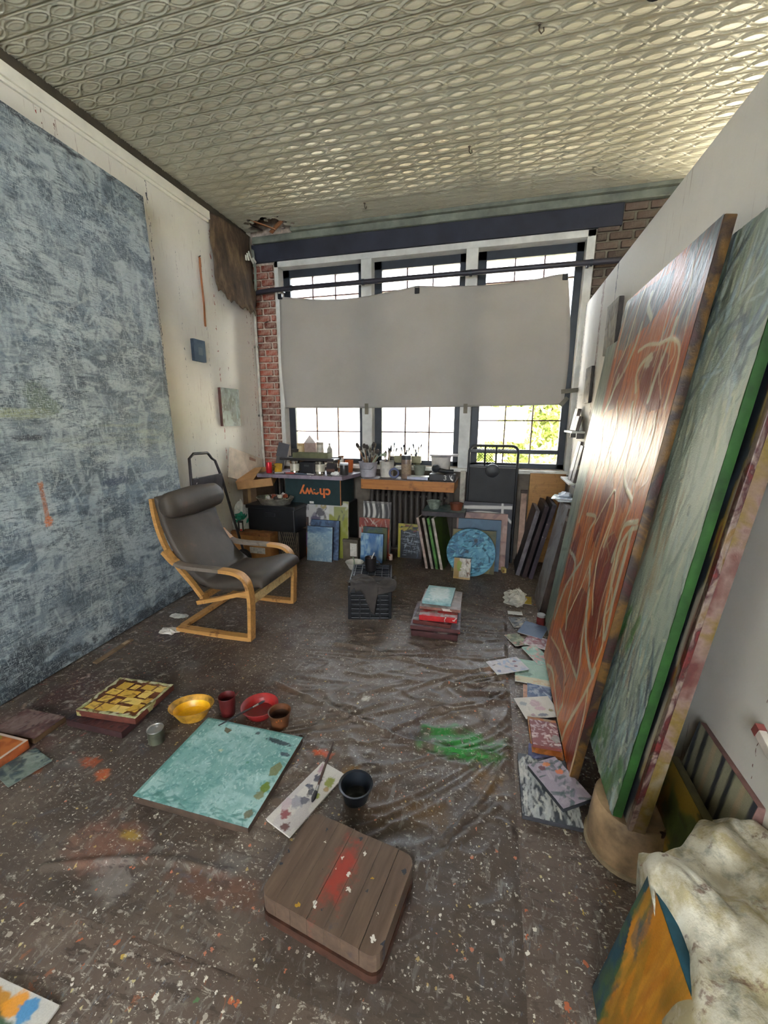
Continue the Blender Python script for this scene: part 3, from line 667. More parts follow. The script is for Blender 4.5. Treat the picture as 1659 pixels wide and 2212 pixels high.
    P.blob(.63, 1.77, .05, .03, (190, 184, 156), .9, .4)
    P.strokes(90, .2, .006, pi/2, .25, CREAM, .5)
    o = canvas('tall orange and rust painting with cream looping lines, front of the stack', P, .036, lean(.40, 2.145, 1.0, 180, 6.4, .036, .03), (84, 60, 44), None, rough=.30, bump=.5, fmat=paintmat(.28, .5, 140.0, .32, (1, .35, 1)), smat=patchmat(((34, 24, 20), (66, 26, 24), (46, 34, 28), (104, 74, 30), (62, 46, 38), (138, 128, 106)), 5.0, .5))
    return o
orange_painting()
def green_painting():
    P = Paint(1.13, 1.93, 400, (164, 174, 156), 12)
    P.cloud((118, 136, 118), 3, 1.2, .45, .7, .8, 1); P.cloud((176, 182, 158), 4, 1.3, .5, .7, .8, 2); P.cloud((92, 112, 96), 5, 2, .6, .75, .6, 3)
    P.strokes(700, .2, .02, pi/2, .2, [(170, 178, 156), (130, 146, 126), (190, 190, 160), (104, 122, 112), (150, 166, 160)], .6, hgt=.002)
    P.strokes(160, .16, .02, 1.2, .5, [(150, 172, 180), (86, 100, 112), (176, 190, 190), (70, 84, 84)], .7, (.3, 1.13, 1.45, 1.93), .002); P.strokes(200, .2, .014, pi/2+.1, .3, [(72, 92, 104), (110, 138, 150), (60, 72, 82), (176, 192, 190), (130, 160, 160)], .8, (.5, 1.13, .0, .62), .002)
    P.strokes(40, .25, .02, pi/2, .1, [(170, 116, 60), (160, 130, 80)], .5, (.5, .95, .4, 1.1)); P.strokes(24, .1, .03, pi/2, .2, [(54, 110, 44), (70, 120, 60)], .8, (.7, 1.13, .0, .2)); P.strokes(10, .1, .03, 1.2, .3, [(64, 120, 50)], .8, (.75, .9, .52, .62))
    P.strokes(300, .03, .012, pi/2, .6, [(196, 194, 160), (150, 160, 140), (110, 124, 110)], .7, hgt=.003)
    canvas('pale green crusted painting with a bright green edge behind the orange one', P, .03, lean(.475, 1.9, 1.13, 180, 6.3, .03, .2), (30, 66, 22), None, rough=.32, bump=.5)
green_painting()
def dark_painting():
    P = Paint(1.0, 1.7, 180, (38, 44, 52), 14)
    P.strokes(200, .2, .03, pi/2, .4, [(30, 34, 42), (50, 62, 74), (44, 50, 46), (26, 28, 34)], .8); P.strokes(60, .25, .02, pi/2, .05, [(120, 40, 40), (190, 180, 165), (170, 140, 50)], .8, (.96, 1.0, 0, 1.7))
    o = canvas('dark navy painting with red smeared border and pale sides', P, .05, lean(.514, 1.79, 1.0, 180, 6.5, .05, .2), (150, 132, 118), None, rough=.5, smat=patchmat(((54, 42, 34), (92, 46, 42), (128, 104, 94), (112, 92, 34), (136, 124, 108), (84, 66, 56)), 4.0))
    mb = MB(); mb.bx(.980, 1.003, 0, 1.7, -.012, .005, .003)
    mb.done('paint_crust', patchmat(((50, 18, 18), (104, 30, 28), (64, 26, 26), (130, 112, 102), (112, 84, 34), (90, 40, 38)), 16.0, .5, (1, .5, 1)), o)
dark_painting()
mb = MB(); mb.lathe([(0, 0), (.135, 0), (.13, .10), (.122, .195), (.118, .2), (0, .2)], seg=32)
bk = mb.done('paint_bucket', mat((128, 106, 80), .5, var=.5, scale=7, spots=((90, 60, 40), (60, 40, 30), (170, 156, 130))), None, (.56, 1.42, 0.001), smooth=True)
tag(bk, 'overturned stained plastic bucket holding up the big canvases', 'bucket')
mb = MB(); mb.lathe([(.133, .0), (.141, .002), (.141, .016), (.132, .018)], seg=32); mb.done('rim', mat((140, 124, 98), .5, var=.3), bk, smooth=True)

# ---- paper shade clipped over the windows, and the pipe it hangs from
def shade():
    nx, ny = 90, 46
    TL, TM, TR = (-2.483, 2.93), (-.893, 2.885), (.585, 2.93); BL, BM, BR = (-2.474, 1.69), (-.9, 1.68), (.655, 1.71)
    vs = []
    for j in range(ny+1):
        v = j/ny
        for i in range(nx+1):
            u = i/nx
            xt = TL[0]*(1-u)+TR[0]*u; xb = BL[0]*(1-u)+BR[0]*u
            zt = (TL[1]*(1-u)+TR[1]*u) - .075*(math.sin(pi*min(1, u/.52))**1)*(u < .52) - .045*math.sin(pi*max(0, (u-.52)/.48))*(u >= .52)
            zb = BL[1]*(1-u)+BR[1]*u - .012*math.sin(pi*u)
            x = xb*(1-v)+xt*v; z = zb*(1-v)+zt*v
            if u > .95: x += .06*(u-.95)/.05*math.sin(pi*v)*.6
            sag = .035*math.sin(pi*v)*math.exp(-((u-.42-.12*(v-.5))/.3)**2) + .012*math.sin(u*9+v*5)*math.sin(pi*v)
            fold = .03*math.exp(-((u-.86-.10*v)/.035)**2)*v + .012*math.exp(-((u-.5+.1*v)/.03)**2)*v
            y = 4.655 - sag - fold - .03*math.sin(pi*v)
            vs.append((x, y, z))
    fs = [(j*(nx+1)+i, j*(nx+1)+i+1, (j+1)*(nx+1)+i+1, (j+1)*(nx+1)+i) for j in range(ny) for i in range(nx)]
    me = me_from('window_paper', vs, fs, True)
    b = NB('shade_paper'); d = b.n('ShaderNodeBsdfDiffuse'); t = b.n('ShaderNodeBsdfTranslucent'); mx = b.n('ShaderNodeMixShader'); mx.inputs[0].default_value = .13
    c = b.ramp(b.noise(2.5, 4), [(.3, (158, 154, 147)), (.7, (168, 164, 158))])
    b.l(c, d.inputs[0]); t.inputs[0].default_value = rgba((222, 214, 204)); b.l(d.outputs[0], mx.inputs[1]); b.l(t.outputs[0], mx.inputs[2]); b.l(mx.outputs[0], b.out.inputs[0])
    o = link('window_paper', me, b.m)
    so_ = o.modifiers.new('thick', 'SOLIDIFY'); so_.thickness = .0012
    tag(o, 'white paper sheet clipped across the middle of the windows', 'paper sheet')
    for x, z, r in ((-2.47, 2.925, 0), (-.88, 2.875, 0), (.56, 2.895, 0)):
        mb = MB(); mb.box((0, 0, 0), (.05, .03, .055), None, .006); mb.tube([(-.02, -.012, .02), (-.022, -.014, .05), (.022, -.014, .05), (.02, -.012, .02)], .003, 6)
        tag(mb.done('clip', mat((24, 26, 30), .4), o, (x, 4.645, z)), 'black binder clip')
    for x, z, r, L_ in ((-1.44, 1.675, pi/2, .12), (-.325, 1.675, pi/2, .10), (.70, 1.845, .1, .16), (.655, 1.74, .9, .1)):
        mb = MB(); mb.box((0, 0, 0), (L_, .004, .042), Matrix.Rotation(-r, 3, 'Y')); tag(mb.done('tape', mat((104, 98, 84), .6), o, (x, 4.635, z)), 'grey tape strip')
shade()
mb = MB(); mb.tube([(-2.83, 4.60, 2.965), (-2.55, 4.60, 2.985), (-.9, 4.595, 2.99), (.74, 4.60, 2.992), (1.45, 4.60, 2.992)], .026, 12)
rod = mb.done('curtain_pipe', mat((48, 46, 54), .45, var=.2), smooth=True); tag(rod, 'dark horizontal pipe running across the upper windows', 'pipe')
for x in (-2.3, -1.46, -.33, .77):
    mb = MB(); mb.lathe([(.029, -.012), (.031, -.012), (.031, .012), (.029, .012)], seg=12)
    o = mb.done('clamp', M_steel, rod, (x, 4.598, 2.988), (0, pi/2, 0)); 
for x in (-2.45, .755):
    mb = MB(); mb.bx(x-.012, x+.012, 4.595, 4.71, 2.975, 2.999); mb.done('bracket', M_steel, rod)

# ---- corner pipe and conduit
mb = MB(); mb.tube([(-2.815, 4.66, 0.02), (-2.812, 4.66, 1.5), (-2.815, 4.66, 2.8)], .016, 10)
o = mb.done('corner_pipe', mat((186, 182, 172), .5, var=.2), smooth=True); tag(o, 'thin pale pipe rising in the corner beside the brick', 'pipe')
for z in (.7, 1.6, 2.4):
    m2 = MB(); m2.bx(-2.85, -2.79, 4.648, 4.672, z-.012, z+.012, .003); m2.done('strap', mat((120, 116, 108), .5), o)

# ---- stained old tin sheet hanging from the ceiling corner
def hanging_sheet():
    nx, ny = 34, 40; vs = []; rs = np.random.RandomState(4)
    for j in range(ny+1):
        v = j/ny
        for i in range(nx+1):
            u = i/nx
            y = 3.955 + .60*u + .03*v*math.sin(u*3); bow = .10*math.sin(pi*min(1, u*1.05))*(.25+v) + .05*v*v
            x = -2.835 + .07*u + bow*.8
            zb = 2.80 - .12*math.sin(pi*u*.9) + .02*math.sin(u*31) + .03*rs.rand()*(v > .9) + (.06 if u > .9 else 0)
            vs.append((x + .008*math.sin(v*14+u*9), y, 3.53*(1-v)+zb*v))
    fs = [(j*(nx+1)+i, j*(nx+1)+i+1, (j+1)*(nx+1)+i+1, (j+1)*(nx+1)+i) for j in range(ny) for i in range(nx)]
    b = NB('scorched_sheet'); o = b.ramp(b.noise(3.2, 6, .7, stretch=(3, 3, .8)), [(.28, (34, 28, 26)), (.5, (82, 66, 50)), (.72, (134, 112, 84))])
    b.set(o, .75); b.bump(b.noise(25, 5, .7, stretch=(2, 2, .4)), .5, .01)
    s = link('hanging_sheet', me_from('hanging_sheet', vs, fs, True), b.m); m = s.modifiers.new('t', 'SOLIDIFY'); m.thickness = .006
    tag(s, 'scorched brown curling sheet hanging from the ceiling corner', 'sheet')
    for k in range(5):
        mb = MB(); mb.box((0, 0, 0), (.006, .02+.012*(k % 2), .05+.02*(k % 3)), Matrix.Rotation(.3*k, 3, 'X')); mb.done('hole_light', mat((214, 214, 206), .6), s, (-2.70+.004*k, 4.36+.035*k, 3.25+.02*(k % 3)))  # white chips painted in for light showing through holes in the sheet
    m3 = MB(); m3.strap([(-2.735, 4.56, 3.40), (-2.72, 4.565, 3.2), (-2.735, 4.575, 2.98)], (0, .6, .0), .045, .005); m3.done('torn_flap', mat((150, 160, 150), .6), s)
hanging_sheet()
for k, (p, r, L_, c) in enumerate([((-2.52, 4.44, 3.575), (.2, .25, .5), .26, (150, 104, 70)), ((-2.40, 4.50, 3.57), (-.1, -.35, -.4), .20, (134, 92, 62)), ((-2.66, 4.48, 3.60), (.3, .1, 1.2), .22, (70, 52, 40))]):
    mb = MB(); mb.box((0, 0, 0), (L_, .045, .012), None, .003); o = mb.done('broken_lath', mat(c, .85, var=.3, stretch=(1, 8, 8)), None, p, r)
    tag(o, ['splintered pale lath at the left of the ceiling hole', 'short broken lath at the right of the ceiling hole', 'dark lath end deep in the ceiling hole'][k], 'lath')

# ---- the armchair
def armchair():
    ox, oy = -1.90, 2.66
    R = empty('armchair', (ox, oy, .004)); tag(R, 'bentwood armchair with a worn dark brown leather cushion', 'armchair')
    def woodmat(name, c, worn):
        b = NB(name); o = b.ramp(b.noise(7, 5, .6, stretch=(.7, 8, 8)), [(.25, np.asarray(c)*.78), (.75, c)])
        o = b.mix(b.ramp(b.noise(10, 5, .7), [(.56, 0.0), (.66, .8)]), o, worn); b.set(o, .5); return b.m
    Mw = woodmat('birch', (206, 152, 86), (120, 78, 44)); Ml = woodmat('birch_pale', (228, 196, 136), (170, 126, 76)); Mg = woodmat('birch_worn', (128, 116, 104), (90, 70, 52))
    def arc(pts, n=8):
        pts = [np.array(p, float) for p in pts]; q = [2*pts[0]-pts[1]]+pts+[2*pts[-1]-pts[-2]]; out = []
        for i in range(1, len(q)-2):
            for t in np.linspace(0, 1, n, endpoint=False):
                out.append(.5*((2*q[i])+(-q[i-1]+q[i+1])*t+(2*q[i-1]-5*q[i]+4*q[i+1]-q[i+2])*t*t+(-q[i-1]+3*q[i]-3*q[i+1]+q[i+2])*t**3))
        out.append(pts[-1]); return out
    for s in (-1, 1):
        y = s*.322
        a = arc([(-.36, .615), (-.27, .535), (-.16, .515), (.05, .515), (.21, .508), (.285, .47), (.315, .40), (.322, .30), (.315, .16), (.305, .012)])
        k = 26
        mb = MB(); mb.strap([(p[0], y, p[1]) for p in a[k:]], (0, 1, 0), .062, .026); mb.done('front_leg', Mw, R)
        mb = MB(); mb.strap([(p[0], y, p[1]) for p in a[:k+1]], (0, 1, 0), .062, .026); mb.done('armrest', Mg if s > 0 else Mg, R)
        mb = MB(); mb.strap([(p[0], y, p[1]) for p in a[:9]], (0, 1, 0), .064, .029); mb.done('armrest_tip', Mw, R)
        mb = MB(); mb.strap([(x, y, z) for x, z in ((.30, .022), (.1, .018), (-.2, .018), (-.31, .02))], (0, 1, 0), .058, .030); mb.done('runner', Mw, R)
        b_ = arc([(-.475, .985), (-.470, .88), (-.445, .74), (-.39, .60), (-.30, .47), (-.20, .36), (-.13, .27)])
        mb = MB(); mb.strap([(p[0], s*.262, p[1]) for p in b_], (0, 1, 0), .034, .030); mb.done('back_rail', Mw, R)
        b_ = arc([(-.17, .215), (.0, .262), (.16, .312), (.30, .352)], 5)
        mb = MB(); mb.strap([(p[0], s*.262, p[1]) for p in b_], (0, 1, 0), .034, .030); mb.done('seat_rail', Mw, R)
    mb = MB(); mb.box((.315, 0, .31), (.028, .60, .07), None, .004); tag(mb.done('front_crossbar', Ml, R), 'pale wooden front crossbar')
    mb = MB(); mb.box((-.295, 0, .021), (.055, .60, .028), None, .004); mb.done('rear_crossbar', Mw, R)
    mb = MB(); mb.box((-.15, 0, .245), (.03, .50, .05), None, .004); mb.done('seat_crossbar', Mw, R)
    for z, x in ((.92, -.476), (.74, -.448), (.56, -.37)):
        mb = MB(); mb.box((x-.012, 0, z), (.014, .53, .05), None, .003); mb.done('back_slat', Mw, R)
    # cushion: one soft slab following the curve
    path = arc([(-.425, 1.005), (-.405, .90), (-.372, .76), (-.305, .61), (-.215, .475), (-.12, .395), (-.02, .37), (.12, .385), (.26, .412), (.355, .425), (.395, .40)], 6)
    n = len(path); rings = []; seg = 28; bm = bmesh.new()
    for i, p in enumerate(path):
        d = np.array(path[min(i+1, n-1)])-np.array(path[max(i-1, 0)]); d /= np.linalg.norm(d); nx_, nz_ = -d[1], d[0]   # normal, towards sitter
        f = i/(n-1); th = .044 + .024*math.exp(-((f-.80)/.16)**2) + .006*math.exp(-((f-.32)/.2)**2)
        th *= min(1, .35+f*14, .35+(1-f)*10); hw = .292*(1-.03*math.sin(pi*f))
        th -= .012*math.exp(-((f-.545)/.02)**2)
        ring = []
        for k in range(seg):
            a = 2*pi*k/seg; ca, sa = math.cos(a), math.sin(a)
            yy = hw*math.copysign(abs(ca)**.45, ca); tt = th*math.copysign(abs(sa)**.7, sa)
            if sa > 0: tt += .012*math.sin(f*40)*.12 + .004*math.sin(yy*23+f*17)
            ring.append(bm.verts.new((p[0]-nx_*0+nx_*(-tt if False else tt)*1.0, yy, p[1]+nz_*tt)))
        rings.append(ring)
    for a, b in zip(rings, rings[1:]):
        for k in range(seg): bm.faces.new((a[k], a[(k+1) % seg], b[(k+1) % seg], b[k]))
    bm.faces.new(rings[0][::-1]); bm.faces.new(rings[-1]); bmesh.ops.recalc_face_normals(bm, faces=bm.faces)
    b = NB('brown_leather'); o = b.ramp(b.noise(3, 5, .6), [(.3, (58, 51, 44)), (.7, (84, 75, 66))])
    o = b.mix(b.ramp(b.noise(6, 4, .6), [(.66, 0.0), (.74, .5)]), o, (112, 82, 66)); b.set(o, .6, 0, .35); b.bump(b.noise(120, 4, .6), .2, .003)
    ML = b.m
    me = bm_me(bm, 'cushion', True); cu = link('cushion', me, ML, R)
    # stitched seam across the cushion
    mb = MB(); mb.tube([(-.255+.015*math.cos(t*3), t*.25, .585-.02*math.cos(t*2.4)) for t in np.linspace(-1, 1, 13)], .0035, 6); mb.done('seam', mat((36, 31, 28), .6), cu)
    # head pillow
    bm = bmesh.new(); rings = []
    for i in range(15):
        f = -1+2*i/14; e = (1-abs(f)**14)**.5 if abs(f) < 1 else .0; e = max(e, .62)
        ring = []
        for k in range(20):
            a = 2*pi*k/20; u_, v_ = .062*math.cos(a)*e, .104*math.sin(a)*e
            u_ += .02*(1-(math.sin(a))**2)*0
            ring.append(bm.verts.new((-.352+u_*.97+v_*(-.22)-.0, f*.318+.02, .935+v_*.97+u_*.22+.006*math.sin(f*4+a))))
        rings.append(ring)
    for a, b2 in zip(rings, rings[1:]):
        for k in range(20): bm.faces.new((a[k], a[(k+1) % 20], b2[(k+1) % 20], b2[k]))
    bm.faces.new(rings[0][::-1]); bm.faces.new(rings[-1]); bmesh.ops.recalc_face_normals(bm, faces=bm.faces)
    tag(link('head_pillow', bm_me(bm, 'head_pillow', True), ML, R), 'brown leather roll cushion at the head')
armchair()

# ============================================================ THINGS ALONG THE WINDOW WALL
def abst(w, h, base, cols, seed, n=70, ns=60, ln=.12, wd=.03, ang=0.8, sd=1.2, a=.85):
    P = Paint(w, h, n, base, seed)
    k = 1.6/max(w, h)
    for i, c in enumerate(cols[:3]): P.cloud(c, 2*k, 2*k, .48, .62, .8, i+1)
    P.strokes(ns, ln, wd, ang, sd, cols, a, hgt=.002); return P
DK = ((90, 84, 78), (50, 46, 46), (150, 140, 128))
# olive and white abstract
P = Paint(.53, .66, 80, (186, 182, 178), 31); P.rect(.30, .53, 0, .66, (134, 136, 44), .95); P.cloud((206, 204, 200), 6, 6, .5, .65, .8, 2); P.rect(.36, .53, 0, .6, (130, 134, 40), .8)
P.blob(.13, .40, .07, .12, (70, 64, 92), .9); P.blob(.2, .52, .06, .05, (48, 46, 60), .8); P.blob(.24, .6, .04, .05, (150, 130, 40), .8); P.strokes(40, .1, .02, pi/2, .3, [(90, 84, 110), (200, 196, 190), (150, 150, 60), (50, 46, 60)], .7)
canvas('white and olive abstract canvas tallest in front of the dark cabinet', P, .03, lean(-1.80, 4.20, .53, -90, 3, .03), (150, 146, 120), DK)
P = abst(.34, .45, (58, 78, 104), [(70, 94, 124), (44, 56, 84), (84, 110, 140)], 32); canvas('slate blue canvas just behind the pale blue one', P, .03, lean(-1.79, 4.115, .34, -90, 7, .03), (38, 36, 46), None)
P = abst(.30, .39, (140, 164, 176), [(126, 152, 168), (164, 182, 188), (118, 146, 166)], 33, ns=200, ln=.03, wd=.012); P.strokes(30, .1, .03, 0, .3, [(70, 100, 134), (90, 118, 146)], .8, (0, .3, .33, .39))
canvas('pale blue stippled canvas in front of the olive abstract', P, .035, lean(-1.82, 4.045, .30, -90, 7, .035), (40, 36, 48), None)
P = Paint(.15, .46, 60, (60, 44, 40), 34); P.blob(.08, .38, .04, .04, (216, 120, 24), .95); P.blob(.07, .28, .05, .06, (190, 160, 40), .9); P.blob(.08, .17, .05, .10, (160, 24, 28), .95); P.blob(.09, .06, .05, .06, (180, 80, 30), .8); P.blob(.12, .2, .02, .1, (110, 80, 130), .8)
canvas('narrow canvas with orange, yellow and red blobs beside the cabinet', P, .03, lean(-2.09, 4.19, .15, -90, 4, .03), (46, 40, 40), None)
# carton with a label
cb = empty('paint_tin_carton', (-1.50, 4.18, 0)); tag(cb, 'small grey carton with a white label beside the pale blue canvas', 'carton')
mb = MB(); mb.bx(-.09, .09, 0, .10, 0.001, .24, .006); mb.done('body', mat((92, 84, 70), .8), cb)
mb = MB(); mb.bx(.0, .078, -.003, 0, .05, .20); mb.done('label', mat((190, 184, 176), .7, var=.15, scale=60), cb)
mb = MB(); mb.bx(-.092, .092, -.002, .102, .21, .243, .004); mb.done('lid', mat((80, 74, 64), .8), cb)
# zebra, rust, dark green, sky blue group
P = Paint(.33, .64, 90, (196, 192, 184), 35)
for x0_, x1_ in ((.02, .0), (.08, .07), (.15, .12), (.19, .2), (.26, .26), (.31, .31)): P.line([(x0_, .64), (x0_+.02, .5), (x1_, .35), (x1_+.03, .2)], .017, (40, 36, 38), .95)
P.rect(.24, .33, 0, .64, (52, 46, 46), .6); P.rect(0, .33, .615, .64, (90, 84, 80), .6)
canvas('black and white striped canvas standing against the radiator', P, .03, lean(-1.255, 4.395, .33, -90, 4, .03), (60, 52, 52), DK)
P = Paint(.36, .46, 80, (150, 62, 40), 36); P.cloud((196, 104, 44), 8, 6, .45, .6, .9, 1); P.cloud((110, 44, 40), 9, 8, .5, .62, .9, 3); P.rect(0, .36, .36, .46, (126, 52, 48), .7); P.strokes(20, .08, .014, pi/2, .5, [(206, 196, 180), (150, 140, 130)], .8, (0, .36, .3, .46), .001); P.rect(0, .03, 0, .35, (170, 160, 150), .8)
canvas('rust red and orange canvas below the striped one', P, .03, lean(-1.27, 4.325, .36, -90, 5, .03), (176, 164, 150), DK)
P = abst(.28, .38, (48, 66, 60), [(56, 76, 66), (44, 58, 74), (70, 84, 50)], 37); P.rect(.23, .28, 0, .38, (74, 80, 40), .8); canvas('dark green canvas behind the sky blue one', P, .025, lean(-1.235, 4.235, .28, -90, 6, .025), (50, 58, 48), None)
P = abst(.26, .325, (96, 138, 176), [(70, 116, 166), (130, 166, 192), (150, 176, 190)], 38, ang=pi/2, sd=.25); P.cloud((52, 96, 150), 6, 3, .5, .62, .8, 6); canvas('sky blue canvas leaning in front of the dark green one', P, .025, lean(-1.25, 4.165, .26, -92, 7, .025), (60, 70, 90), None)
P = Paint(.28, .40, 90, (36, 40, 48), 39); P.strokes(40, .07, .006, 0, .1, [(160, 168, 176)], .8, (.05, .25, .03, .32), .001); P.strokes(50, .06, .006, pi/2, .1, [(150, 160, 170), (90, 100, 120)], .8, (.05, .25, .03, .32), .001)
P.rect(0, .028, 0, .40, (172, 160, 40), .9); P.rect(0, .28, .37, .40, (160, 148, 44), .8); P.strokes(16, .1, .02, 0, .3, [(176, 160, 50), (110, 40, 40), (60, 60, 30)], .8, (.02, .28, .32, .39)); P.rect(.255, .28, 0, .37, (52, 36, 36), .8)
canvas('black canvas netted with white lines and a yellow border', P, .03, lean(-.865, 4.41, .28, -90, 4, .03), (120, 112, 40), DK)
rc = MB(); rc.lathe([(0, 0), (.02, 0), (.022, .004), (.022, .062), (.019, .068), (0, .068)], seg=18); o = rc.done('small_tin', mat((196, 60, 44), .35, var=.2, spots=((230, 220, 210), (230, 220, 210))), None, (-1.06, 4.30, .005), smooth=True); tag(o, 'small red and white tin on the floor by the radiator', 'tin')
m2 = MB(); m2.lathe([(.0, .068), (.017, .069), (.0185, .0665)], seg=18); m2.done('lid', mat((220, 214, 206), .4), o)

# side-on stack of canvases and the board laid over them
for k, (x, c, sc) in enumerate([(-.575, (70, 50, 44), (150, 132, 124)), (-.515, (40, 46, 44), (140, 130, 120)), (-.465, (64, 116, 50), (80, 120, 64)), (-.415, (62, 84, 24), (160, 150, 140))]):
    P = abst(.46, .56, c, [tuple(np.array(c)*.8), tuple(np.clip(np.array(c)*1.2, 0, 255)), (50, 56, 30)], 50+k, 50, 30)
    canvas(['brown edged canvas, left of the four standing on edge', 'black edged canvas, second of the four standing on edge', 'green edged canvas, third of the four standing on edge', 'dark green canvas, rightmost of the four standing on edge'][k], P, .03, lean(x, 4.36, .46, -8, 12, .03), sc, DK, group='canvases standing on edge under the board')
P = abst(.44, .40, (84, 104, 108), [(100, 122, 124), (70, 88, 96), (130, 146, 144)], 56); canvas('blue grey canvas laid flat over the standing canvases', P, .05, flat(-.47, 4.36, .44, .40, 0, .625), (60, 56, 58), ((200, 196, 186), (30, 30, 34), (190, 120, 80)))
def vessel(name, label, cat, loc, r0, r1, h, m, m_in=None, fill=None, th=.004, sx=1.0, sy=1.0, rot=0, tilt=None, group=None, lip=0.0, wob=0.0, parts=None):
    """open pot: outer wall, floor, inner wall as one shell; paint or drink inside as a part"""
    mb = MB(); mb.lathe([(0, 0), (r0, 0), (r0+(r1-r0)*.5, h*.5), (r1, h*.96), (r1+lip, h), (r1+lip-th*.3, h+.001), (r1-th, h*.97), (r0+(r1-r0)*.5-th, h*.5), (r0-th, th), (0, th)], seg=28, sx=sx, sy=sy, wob=wob)
    o = mb.done(name, m, None, loc, tilt or (0, 0, rot), smooth=True); tag(o, label, cat, group)
    if fill:
        lv, fm = fill; rr = r0+(r1-r0)*lv-th*1.2
        m2 = MB(); m2.lathe([(rr, h*lv), (rr*.6, h*lv-.001), (0, h*lv)], seg=28, sx=sx, sy=sy); m2.done('paint', fm, o, smooth=True)
    if m_in:
        m2 = MB(); m2.lathe([(r1-th*.8, h*.965), (r0+(r1-r0)*.5-th*1.15, h*.5), (r0-th*1.2, th*1.4), (0, th*1.4)], seg=28, sx=sx, sy=sy, wob=wob); m2.done('paint_lining', m_in, o, smooth=True)
    return o
vessel('bowl', 'teal bowl on the blue grey canvas board', 'bowl', (-.585, 4.30, .6262), .045, .08, .085, mat((112, 120, 110), .5, var=.4, scale=20), mat((86, 144, 150), .4, var=.15), lip=.004)
vessel('tub', 'orange rimmed brown tub beside the teal bowl', 'tub', (-.35, 4.30, .6262), .055, .07, .075, mat((100, 52, 34), .5), mat((214, 116, 34), .4), lip=.006, sy=.8)

# black and white, blue, tan, round and little canvas
P = Paint(.50, .70, 110, (40, 38, 46), 61); P.line([(0, .64), (.5, .66)], .02, (190, 186, 180)); P.line([(.0, .55), (.1, .5), (.2, .56), (.3, .5), (.42, .56), (.5, .5)], .012, (196, 192, 184)); P.line([(.05, .58), (.2, .6), (.45, .58)], .008, (196, 192, 184)); P.line([(.40, .7), (.41, .4)], .012, (190, 186, 180)); P.line([(.1, .45), (.16, .54), (.26, .55)], .01, (196, 192, 184)); P.blob(.22, .53, .03, .015, (196, 192, 184))
canvas('black canvas with white looping bands against the mesh cart', P, .03, lean(-.03, 4.37, .50, -90, 3, .03), (70, 66, 72), DK)
P = abst(.52, .60, (150, 116, 104), [(160, 124, 112), (120, 92, 88), (176, 146, 134)], 62); canvas('pinkish canvas behind the blue one at the right', P, .03, lean(-.08, 4.295, .52, -90, 4, .03), (140, 112, 102), DK)
P = abst(.435, .545, (62, 92, 116), [(70, 102, 126), (56, 82, 106), (66, 96, 116)], 63, ns=30); canvas('plain dusty blue canvas behind the round one', P, .035, lean(-.10, 4.225, .435, -90, 5, .035), (58, 56, 66), DK)
P = abst(.435, .45, (110, 100, 52), [(126, 116, 60), (92, 84, 46), (70, 74, 44)], 64); canvas('mustard canvas between the round one and the dusty blue one', P, .025, lean(-.145, 4.135, .435, -90, 6, .025), (60, 52, 44), DK)
def round_canvas():
    P = Paint(.49, .49, 120, (72, 132, 156), 65); P.cloud((96, 156, 176), 8, 8, .5, .62, .8, 1); P.cloud((46, 96, 128), 9, 9, .52, .66, .9, 3); P.strokes(260, .06, .016, .5, .6, [(80, 146, 168), (60, 118, 148), (110, 168, 184), (40, 84, 110), (36, 60, 76)], .8, hgt=.006)
    P.blob(.29, .37, .02, .02, (40, 44, 52), .9); P.blob(.21, .25, .02, .015, (34, 50, 60), .9)
    me = P.mesh('painted_face', .001)
    bm = bmesh.new(); bm.from_mesh(me); bmesh.ops.delete(bm, geom=[v for v in bm.verts if math.hypot(v.co.x-.245, v.co.y-.245) > .2425], context='VERTS'); bm.to_mesh(me); bm.free()
    mb = MB(); mb.lathe([(0, -.03), (.240, -.03), (.243, -.025), (.243, -.002), (.240, 0), (0, 0)], (0.245, .245, 0), seg=56)
    o = mb.done('round_canvas', mat((60, 104, 122), .6), smooth=True); o.matrix_world = lean(-.17, 4.01, .49, -92, 11, .03); tag(o, 'round turquoise canvas with thick rippled paint', 'painting')
    link('painted_face', me, paintmat(.5, .4), o)
round_canvas()
P = Paint(.165, .21, 60, (186, 176, 160), 66); P.rect(0, .055, 0, .21, (150, 118, 46), .95); P.blob(.055, .13, .03, .06, (130, 140, 28), .95); P.strokes(24, .04, .016, pi/2, .5, [(206, 198, 186), (190, 180, 164)], .9, (.07, .13, 0, .2), .003); P.strokes(12, .05, .014, pi/2, .4, [(110, 60, 36), (60, 44, 40)], .85, (.12, .165, .02, .2)); P.rect(0, .165, 0, .02, (190, 150, 70), .7)
canvas('little green and white canvas propped on the round one', P, .02, lean(-.24, 3.925, .165, -92, 11, .02), (96, 66, 44), DK)

# ---- desk: top, dark cabinet, box with the pet shop print
dk = empty('work_desk', (-2.05, 4.4, 0)); tag(dk, 'paint smeared desk top on a dark cabinet by the left window', 'desk')
mb = MB(); mb.prism([(-.53, -.29), (.49, -.28), (.60, .25), (-.53, .25)], .915, .955); mb.done('desk_top', mat((128, 116, 128), .55, var=.3, scale=5, spots=((190, 184, 180), (80, 60, 70), (150, 60, 50))), dk)
mb = MB(); mb.bx(-.15, .48, -.06, .25, .001, .62, .004); mb.done('cabinet', mat((30, 34, 32), .7), dk)
for x in (-.50, .42):
    for y in ((.08, .22) if x < 0 else (.2, )):
        mb = MB(); mb.bx(x-.018, x+.018, y-.018, y+.018, .001, .915); mb.done('leg', mat((40, 36, 34), .6), dk)
bx = empty('printed_box', (-1.935, 4.42, .622)); tag(bx, 'dark green cardboard box with orange lettering upside down under the desk top', 'box')
